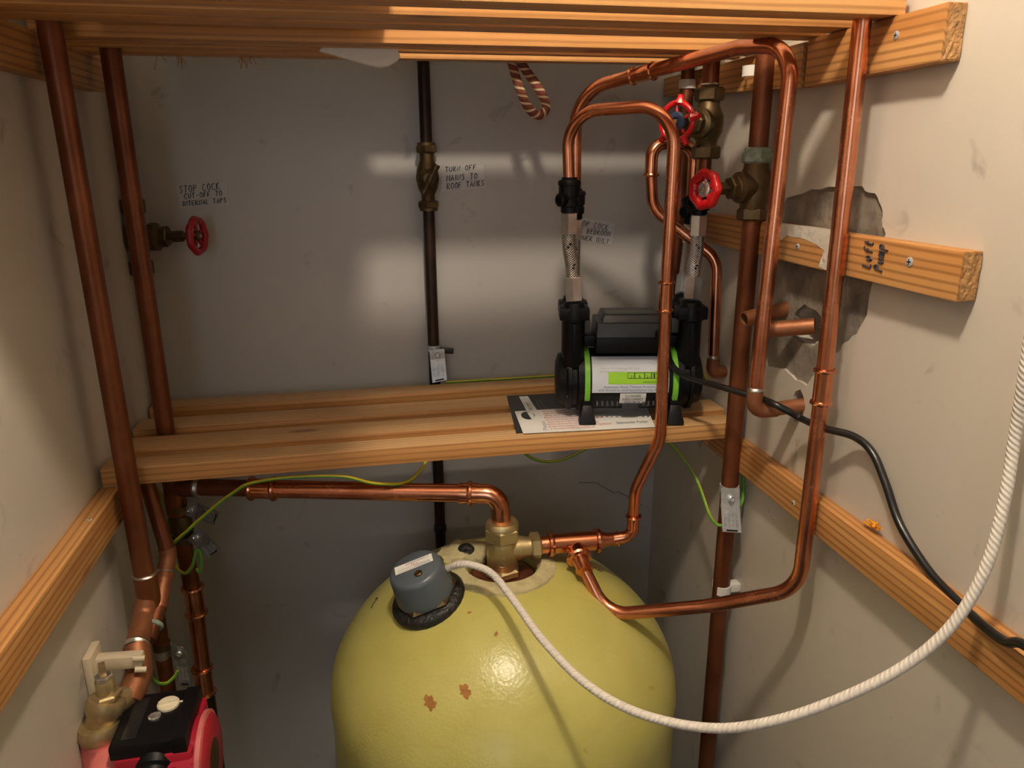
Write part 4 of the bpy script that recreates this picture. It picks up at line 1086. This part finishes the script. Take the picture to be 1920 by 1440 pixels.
g = G(); g.add([fm(.085, .08), fm(.125, .10), fm(.13, .38), fm(.10, .42)], [[0, 1, 2, 3]]); g.v = [v + Vector((0, 0, .0003)) for v in g.v]; make('disc_cut', g, 'paper', cd_, 0)

# ================================================================== NOTES ON THE BACK WALL
def note(corners, lines, label, thick=.00085):
    q = [at(x, y, Y=-.0012) for x, y in corners]
    t = thing('paper_note', q[3], label, 'note', 'handwritten notes on the back wall')
    make('paper', prism([p + Vector((0, .0008, 0)) for p in q], (0, -.0008, 0)), 'paper_note', t, 0)
    make('handwriting', handwrite(lines, quadmap(*q, .0006), thick * .72), 'ink', t, 0)
note([(330, 347), (424, 340), (430, 384), (338, 390)], [('STOP COCK', .05, .06, .36, .108, -.05), ('CUT-OFF TO', .12, .40, .62, .092, -.04), ('INTERNAL TAPS', .06, .72, .93, .085, -.05)],
     'handwritten paper note about the stop cock for internal taps')
note([(826, 313), (906, 308), (909, 351), (829, 359)], [('TURN OFF', .10, .02, .22, .11, -.03), ('MAINS TO', .12, .36, .60, .115, 0), ('ROOF TANKS', .12, .68, .93, .105, 0)],
     'handwritten paper note about turning off mains to the roof tanks', .0009)
note([(1072, 405), (1153, 418), (1146, 459), (1068, 450)], [('STOP COCK', .08, .10, .34, .105, .04), ('FOR BEDROOM', .06, .40, .62, .095, .02), ('SHOWER ONLY', .06, .72, .93, .095, .04)],
     'handwritten paper note about the bedroom shower, partly behind the left hoses')

# ================================================================== EARTH CLAMPS, WIRES, CLIPS
def clamp(p, pr, q, label, lines=('SAFETY ELECTRICAL', 'CONNECTION', 'DO NOT REMOVE'), bend=.3, dark=False):
    """p: pipe centre, q: plate corners TL TR BR BL"""
    t = thing('earth_clamp', p, label, 'clamp', 'galvanised earth clamps')
    make('strap', lathe([(pr * 1.02, -.006), (pr * 1.14, -.006), (pr * 1.14, .006), (pr * 1.02, .006)], p, (0, 0, 1), 24), 'galvanised' if not dark else 'brass_old', t)
    TL, TR, BR, BL = [Vector(x) for x in q]
    n_ = (BL - TL).cross(TR - TL).normalized()
    if n_.dot(CAM - TL) < 0: n_ = -n_
    ml, mr = TL.lerp(BL, bend) - n_ * .003, TR.lerp(BR, bend) - n_ * .003
    g = G(); e = -n_ * .0012
    rows = [(TL, TR), (ml.lerp(TL, .3) + n_ * .001, mr.lerp(TR, .3) + n_ * .001), (ml, mr), (ml.lerp(BL, .12) + n_ * .001, mr.lerp(BR, .12) + n_ * .001), (BL, BR)]
    vs = []
    for a, b in rows: vs += [a, b, b + e, a + e]
    fs = []
    for i in range(4):
        for k in range(4): fs.append([i * 4 + k, i * 4 + (k + 1) % 4, (i + 1) * 4 + (k + 1) % 4, (i + 1) * 4 + k])
    fs += [[0, 1, 2, 3], [16, 19, 18, 17]]
    g.add(vs, fs); pl = make('warning_plate', g, 'galvanised_dull' if dark else 'galvanised', t, 30)
    fm = quadmap(ml, mr, BR, BL, .0008)
    tm = lambda u, v, h=0: fm(v, 1 - u, h)
    g = G(); k0 = .10; st = .84 / len(lines)
    for k, tx in enumerate(lines): put_text(tx, tm, .22, k0 + k * st, .92, k0 + k * st + st * .62, g)
    make('stamped_letters', g, 'galvanised' if dark else 'ink_grey', pl, 0)
    g = G(); g.add([fm(.2, .9), fm(.8, .9), fm(.8, .965), fm(.2, .965)], [[0, 1, 2, 3]]); make('plate_slot', g, 'dark_gap', pl, 0)
    c = TL.lerp(TR, .5).lerp(BL.lerp(BR, .5), bend * .55)
    make('clamp_screw', lathe([(.0055, -.012), (.0055, .003), (.0040, .0045), (.0012, .003), (0, .003)], c, n_, 16), 'galvanised' if not dark else 'steel_bright', t)
    return t
Yp = MYP - .016
cm = clamp(Vector((MX, MYP, at(818, 652, Y=MYP).z)), .0112, [at(805, 656, Y=Yp), at(833, 654, Y=Yp), at(838, 712, Y=Yp - .012), at(811, 718, Y=Yp - .012)], 'shiny earth clamp tag hanging on the middle pipe above the shelf')
a_, b_ = at(803, 648, Y=MYP), at(849, 655, Y=MYP - .004)
make('black_strap', hexa([b_ + Vector(p) for p in ((-.045, -.012, -.004), (0, -.012, -.007), (.003, .004, -.007), (-.045, .012, -.004), (-.045, -.012, .005), (0, -.012, .002), (.003, .004, .002), (-.045, .012, .005))], bev=.002), 'cable_black', cm)
Yp = RY - .019
clamp(Vector((RX, RY, at(1368, 915, Y=RY).z)), RO, [at(1352, 915, Y=Yp), at(1387, 916, Y=Yp), at(1390, 999, Y=Yp - .01), at(1355, 997, Y=Yp - .01)], 'bright earth clamp plate low on the right wall pipe',
      ('SAFETY ELECTRICAL', 'CONNECTION', 'DO NOT REMOVE', 'BS951'), .42)
Yp = QY - .02
clamp(Vector((QX + .002, QY, at(345, 950, Y=QY).z)), RO * 1.1, [at(352, 938, Y=Yp), at(346, 966, Y=Yp), at(402, 985, Y=Yp - .02), at(411, 960, Y=Yp - .02)], 'dull earth clamp tag pointing right, just below the lower shelf', dark=True)
clamp(Vector((QX + .004, QY, at(352, 1008, Y=QY).z)), RO * 1.1, [at(372, 990, Y=Yp), at(350, 1012, Y=Yp), at(392, 1046, Y=Yp - .02), at(414, 1030, Y=Yp - .02)], 'crumpled earth clamp tag with yellow cable loop beneath it', dark=True)
Yp = -.318
clamp(Vector((x5.x, -.30, at(306, 1210, Y=-.30).z)), .0125, [at(318, 1205, Y=Yp), at(350, 1220, Y=Yp), at(358, 1286, Y=Yp), at(337, 1286, Y=Yp)], 'battered earth clamp tag just above the black pump box', dark=True)

def wire(pts, label, r=.0028, group='green and yellow earth wires'):
    path = spline(pts, 8); return single('earth_wire', sweep(path, r, 10), 'earth_wire', path[0], label, 'wire', group, 60)
wire([at(x, y, Y=yy) for x, y, yy in ((296, 1046, -.33), (330, 1014, -.33), (400, 952, -.34), (440, 922, -.355), (470, 906, -.365), (540, 895, -.37), (640, 893, -.375), (700, 906, -.365), (760, 905, -.34), (790, 880, -.31), (800, 862, -.30))],
     'long earth wire sagging from the left corner across the bright horizontal pipe')
wire([at(x, y, Y=yy) for x, y, yy in ((836, 717, -.052), (870, 715, -.048), (940, 711, -.044), (1040, 705, -.042), (1150, 702, -.06), (1260, 700, -.09), (1312, 700, -.20), (1328, 716, -.24), (1342, 765, -.235), (1344, 790, -.235))],
     'yellow earth wire lying along the back edge of the lower shelf')
wire([at(x, y, Y=yy) for x, y, yy in ((975, 838, -.20), (985, 851, -.20), (1005, 862, -.2), (1030, 866, -.2), (1060, 860, -.2), (1098, 842, -.2), (1112, 832, -.2))], 'dark green wire loop hanging just under the lower shelf')
wire([at(x, y, Y=yy) for x, y, yy in ((1238, 822, -.30), (1256, 832, -.30), (1280, 858, -.31), (1304, 895, -.33), (1318, 930, -.36), (1330, 965, -.39), (1342, 982, -.42), (1356, 986, -.428))], 'pale green wire curving down to the clamp on the right wall pipe')
wire([at(x, y, Y=yy) for x, y, yy in ((1392, 826, -.405), (1393, 870, -.405), (1394, 920, -.41), (1390, 945, -.42), (1380, 952, -.428))], 'short yellow wire dropping beside the right wall pipe')
wire([at(x, y, Y=yy) for x, y, yy in ((284, 900, -.21), (305, 935, -.22), (318, 985, -.23), (322, 1030, -.24), (330, 1062, -.255), (346, 1075, -.27), (360, 1062, -.27), (366, 1040, -.27), (368, 1032, -.265), (376, 1035, -.265), (378, 1060, -.265), (374, 1073, -.262), (368, 1066, -.258))],
     'twisting green wire down the left corner with a loop below the clamps')
wire([at(x, y, Y=yy) for x, y, yy in ((272, 1215, -.36), (281, 1262, -.35), (295, 1280, -.34), (312, 1281, -.33), (326, 1270, -.325), (333, 1258, -.322))], 'bright yellow wire loop above the black pump box')
wire([at(x, y, Y=yy) for x, y, yy in ((243, 985, -.395), (250, 1050, -.37), (258, 1100, -.35), (262, 1140, -.34))], 'thin green wire behind the left foreground pipe near the floor corner', .002)
def crimp(px, py, Y, c):
    p = at(px, py, Y=Y); return p
# pipe clips
def clip(p, d, r, label, mat='white_plastic'):
    t = thing('pipe_clip', p, label, 'clip', 'plastic pipe clips')
    g = G(); a = Vector(d).normalized(); s = Vector((0, 0, 1)).cross(a)
    n = 14; path = [p + (a * math.cos(th) + s * math.sin(th)) * r for th in [R(-130 + 260 * k / n) for k in range(n + 1)]]
    vs = []; fs = []; h = .0075
    for q in path:
        o = (q - p).normalized() * .0028
        vs += [q + Vector((0, 0, -h)), q + o + Vector((0, 0, -h)), q + o + Vector((0, 0, h)), q + Vector((0, 0, h))]
    for i in range(n):
        for k in range(4): fs.append([i * 4 + k, i * 4 + (k + 1) % 4, (i + 1) * 4 + (k + 1) % 4, (i + 1) * 4 + k])
    fs += [[0, 1, 2, 3], [n * 4 + 3, n * 4 + 2, n * 4 + 1, n * 4]]
    g.add(vs, fs); make('clip_band', g, mat, t, 40)
    gap = XR - p.x
    make('clip_base', boxg((p.x + r * .9, p.y - .009, p.z - .008), (XR if gap > .0 and XR > p.x + r * .9 + .002 else p.x + r + .006, p.y + .009, p.z + .008), bev=.002), mat, t)
clip(Vector((GX, GY, at(1285, 158, Y=GY).z)), (-.4, -.9, 0), .0128, 'white clip on the corner pipe above the spiked wheel')
clip(Vector((FX + .034, FY - .075, at(1381, 133, Y=FY - .075).z)), (-.5, -.85, 0), .0145, 'greyish empty clip on the rear batten between two brown pipes')
clip(Vector((RX, RY, at(1360, 1100, Y=RY).z)), (1, -.15, 0), .0150, 'white clip low on the right wall pipe beside the bright pipe')
ccl = at(222, 1248, Y=-.53)
t = thing('pipe_clip', ccl, 'cream saddle clip on the left wall behind the brass valve', 'clip', 'plastic pipe clips')
make('clip_base', boxg((XL, ccl.y - .018, ccl.z - .045), (XL + .012, ccl.y + .025, ccl.z + .028), bev=.004), 'cream_plastic', t)
make('clip_arm', boxg((XL + .008, ccl.y - .006, ccl.z - .004), (XL + .070, ccl.y + .012, ccl.z + .016), bev=.005, rot=Matrix.Rotation(R(3), 3, 'Y')), 'cream_plastic', t)
for zz in (.014, -.004): make('clip_lip', sweep([Vector((XL + .06, ccl.y - .008, ccl.z + zz)), Vector((XL + .074, ccl.y - .006, ccl.z + zz - .003))], .004, 10), 'cream_plastic', t)

# rope loop hanging behind the upper slats
rp = [at(x, y, Y=-.165) for x, y in ((958, 110), (966, 140), (978, 175), (992, 204), (1010, 216), (1023, 206), (1022, 190), (1006, 160), (986, 132), (972, 110))]
single('rope_loop', sweep(spline(rp, 8), .0078, 14), 'rope_weave', rp[4], 'brown and cream twisted rope loop hanging from the upper shelf', 'rope')

# ================================================================== CABLES
wc = [cb + cax * .028 + (at(845, 1062, D=1.2) - (cb + cax * .028)).normalized() * .04]
for x, y, d in ((862, 1058, 1.175), (892, 1061, 1.165), (925, 1078, 1.15), (965, 1128, 1.10), (1020, 1203, 1.03), (1100, 1283, .96), (1200, 1338, .91), (1330, 1365, .865), (1450, 1352, .83), (1580, 1308, .80), (1700, 1246, .775), (1790, 1166, .755),
                (1850, 1060, .74), (1885, 930, .73), (1904, 810, .72), (1925, 680, .695), (1945, 540, .675), (1965, 400, .652)):
    wc.append(at(x, y, D=d))
wc += [Vector((.595, -1.03, .30)), Vector((.612, -1.04, .60))]
wpath = spline(wc, 8); nW = len(wpath)
single('white_flex', sweep(wpath, .0056, 16), 'white_flex', wpath[0], 'thick white braided flex swinging from the grey heater cap to the right edge', 'cable', None, 60)
bc = [at(1256, 676, Y=-.352), at(1266, 692, Y=-.372), at(1290, 708, Y=-.40), at(1340, 722, Y=-.45), at(1395, 738, Y=-.492), at(1414, 743, Y=-.505), at(1432, 749, Y=-.535), at(1452, 758, Y=-.566), at(1478, 771, Y=-.578), at(1505, 786, Y=-.59), at(1545, 803, X=.590), at(1600, 818, X=.606), at(1635, 848, X=.612), at(1660, 905, X=.614), at(1688, 985, X=.613),
      at(1740, 1068, X=.610), at(1790, 1122, X=.606), at(1840, 1170, X=.600), at(1885, 1203, X=.592), at(1925, 1212, X=.586), Vector((.592, -1.06, -.449)), Vector((.600, -1.20, -.452))]
bp_ = spline(bc, 8)
single('black_flex', sweep(bp_, .0050, 14), 'cable_black', bp_[0], 'black mains flex from the pump down along the right batten', 'cable', None, 60)

# ================================================================== CIRCULATOR PUMP (bottom left)
ZL = -.705
c0 = at(239, 1306, Z=ZL); c1_ = at(362, 1289, Z=ZL); c2_ = at(352, 1384, Z=ZL); c3_ = at(205, 1404, Z=ZL)
bx0, bx1 = (c0.x + c3_.x) / 2, (c1_.x + c2_.x) / 2; by0, by1 = (c2_.y + c3_.y) / 2, (c0.y + c1_.y) / 2
cxm, cym = (bx0 + bx1) / 2, (by0 + by1) / 2
cp = thing('circulator_pump', (cxm, cym, ZL - .19), 'red circulator pump with a black control box and cream dial', 'pump')
bxw = bx1 - bx0
bb = make('control_box', boxg((bx0, by0, ZL - .020), (bx1, by1, ZL), bev=.003), 'black_plastic', cp)
make('box_lip', boxg((bx1 - .014, by0 - .001, ZL - .022), (bx1 + .004, by1, ZL + .003), bev=.002), 'black_plastic', bb)
make('name_strip', boxg((bx0 + .012, by0 + .012, ZL - .002), (bx0 + .030, by1 - .010, ZL + .0008), bev=.0004), 'booklet_black', bb)
dc = at(316, 1322, Z=ZL)
dl = make('speed_dial', lathe([(.0142, 0), (.0142, .003), (.013, .0045), (0, .0045)], dc, (0, 0, 1), 32), 'knob_cream', bb)
make('dial_grip', boxg(dc + Vector((-.012, -.002, .004)), dc + Vector((.012, .002, .0085)), bev=.001, rot=Matrix.Rotation(R(12), 3, 'Z')), 'knob_cream', dl)
make('dial_pointer', boxg(dc + Vector((.014, .001, .0005)), dc + Vector((.023, .0035, .0025)), bev=.0005), 'knob_cream', dl)
dc2 = at(290, 1345, Z=ZL)
make('box_screw', lathe([(.008, 0), (.008, .0025), (.006, .0035), (.003, .002), (0, .002)], dc2, (0, 0, 1), 20), 'steel_bright', bb)
make('cable_gland', lathe([(.024, 0), (.024, .02), (.020, .024), (.020, .045)], (cxm + .006, by0 + .02, ZL - .030), (0, -1, -.55), 24), 'black_plastic', bb)
make('motor_housing', boxg((bx0 + .004, by0 - .003, ZL - .10), (bx1 + .010, by1 + .004, ZL - .019), bev=.006), 'pump_red', cp)
mc = Vector((bx1 + .008, cym - .01, ZL - .075))
make('motor_barrel', lathe([(.060, -.05), (.062, .0), (.062, .012), (.056, .016)], mc, (1, 0, 0), 40), 'pump_red', cp)
make('motor_rim', lathe([(.0665, 0), (.0665, .006), (.058, .008), (.058, .002)], mc + Vector((.004, 0, 0)), (1, 0, 0), 40, closed=True), 'pump_pink', cp)
make('motor_end_plate', lathe([(.057, 0), (.05, .006), (.02, .009), (0, .009)], mc + Vector((.008, 0, 0)), (1, 0, 0), 40), 'brass_old', cp)
for k in range(4): make('housing_rib', boxg((bx0 + .01 + k * .028, by0 - .008, ZL - .095), (bx0 + .022 + k * .028, by0 + .002, ZL - .034), bev=.002), 'pump_red', cp)
vs_ = Vector((bx0 - .028, cym - .002, ZL - .075))
make('volute', lathe([(.030, .05), (.050, .045), (.058, .02), (.058, -.012), (.048, -.022), (.02, -.026), (0, -.026)], (bx0 - .012, cym - .012, ZL - .085), (1, 0, 0), 36), 'pump_pink', cp, 60)
vn = at(190, 1378, D=1.0)
make('suction_neck', sweep([Vector((vn.x, vn.y, ZL - .11)), Vector((vn.x, vn.y, vn.z))], [.034, .026], 28), 'pump_pink', cp)
# isolating valve on the pump inlet
bvp = at(203, 1326, D=1.0)
bv = thing('pump_valve', vn, 'square headed brass isolating valve beside the red circulator pump', 'valve')
make('union_nut', lathe([(.026, 0), (.0275, .004), (.0275, .014), (.025, .020), (.018, .021)], vn, (0, 0, 1), 28), 'brass_pale', bv)
hgt = bvp.z - vn.z
make('valve_body', lathe([(.018, 0), (.019, hgt * .4), (.024, hgt * .7), (.0245, hgt * .95), (.023, hgt + .004), (.015, hgt + .006)], vn + Vector((0, 0, .012)), (bvp - vn).normalized(), 28), 'brass_pale', bv)
vt = vn + Vector((0, 0, .012)) + (bvp - vn).normalized() * (hgt + .006)
make('bonnet_hexagon', hexnut(vt + Vector((0, 0, .004)), (0, 0, 1), .0185, .009, phase=.3), 'brass_pale', bv, 25)
make('gland', lathe([(.0118, 0), (.0118, .018), (.011, .020)], vt + Vector((0, 0, .008)), (0, 0, 1), 24), 'brass_pale', bv)
make('gland_nut', hexnut(vt + Vector((0, 0, .031)), (0, 0, 1), .0115, .008), 'solder', bv, 25)
make('square_spindle', boxg(vt + Vector((-.0042, -.0042, .034)), vt + Vector((.0042, .0042, .052)), bev=.001, rot=Matrix.Rotation(R(20), 3, 'Z')), 'brass_pale', bv)
make('outlet_arm', sweep([vt + Vector((0, .0, -.018)), v4.lerp(v3, .3)], .016, 20), 'brass_pale', bv)

# tidy helper properties
for o in bpy.data.objects:
    if '_o' in o: del o['_o']
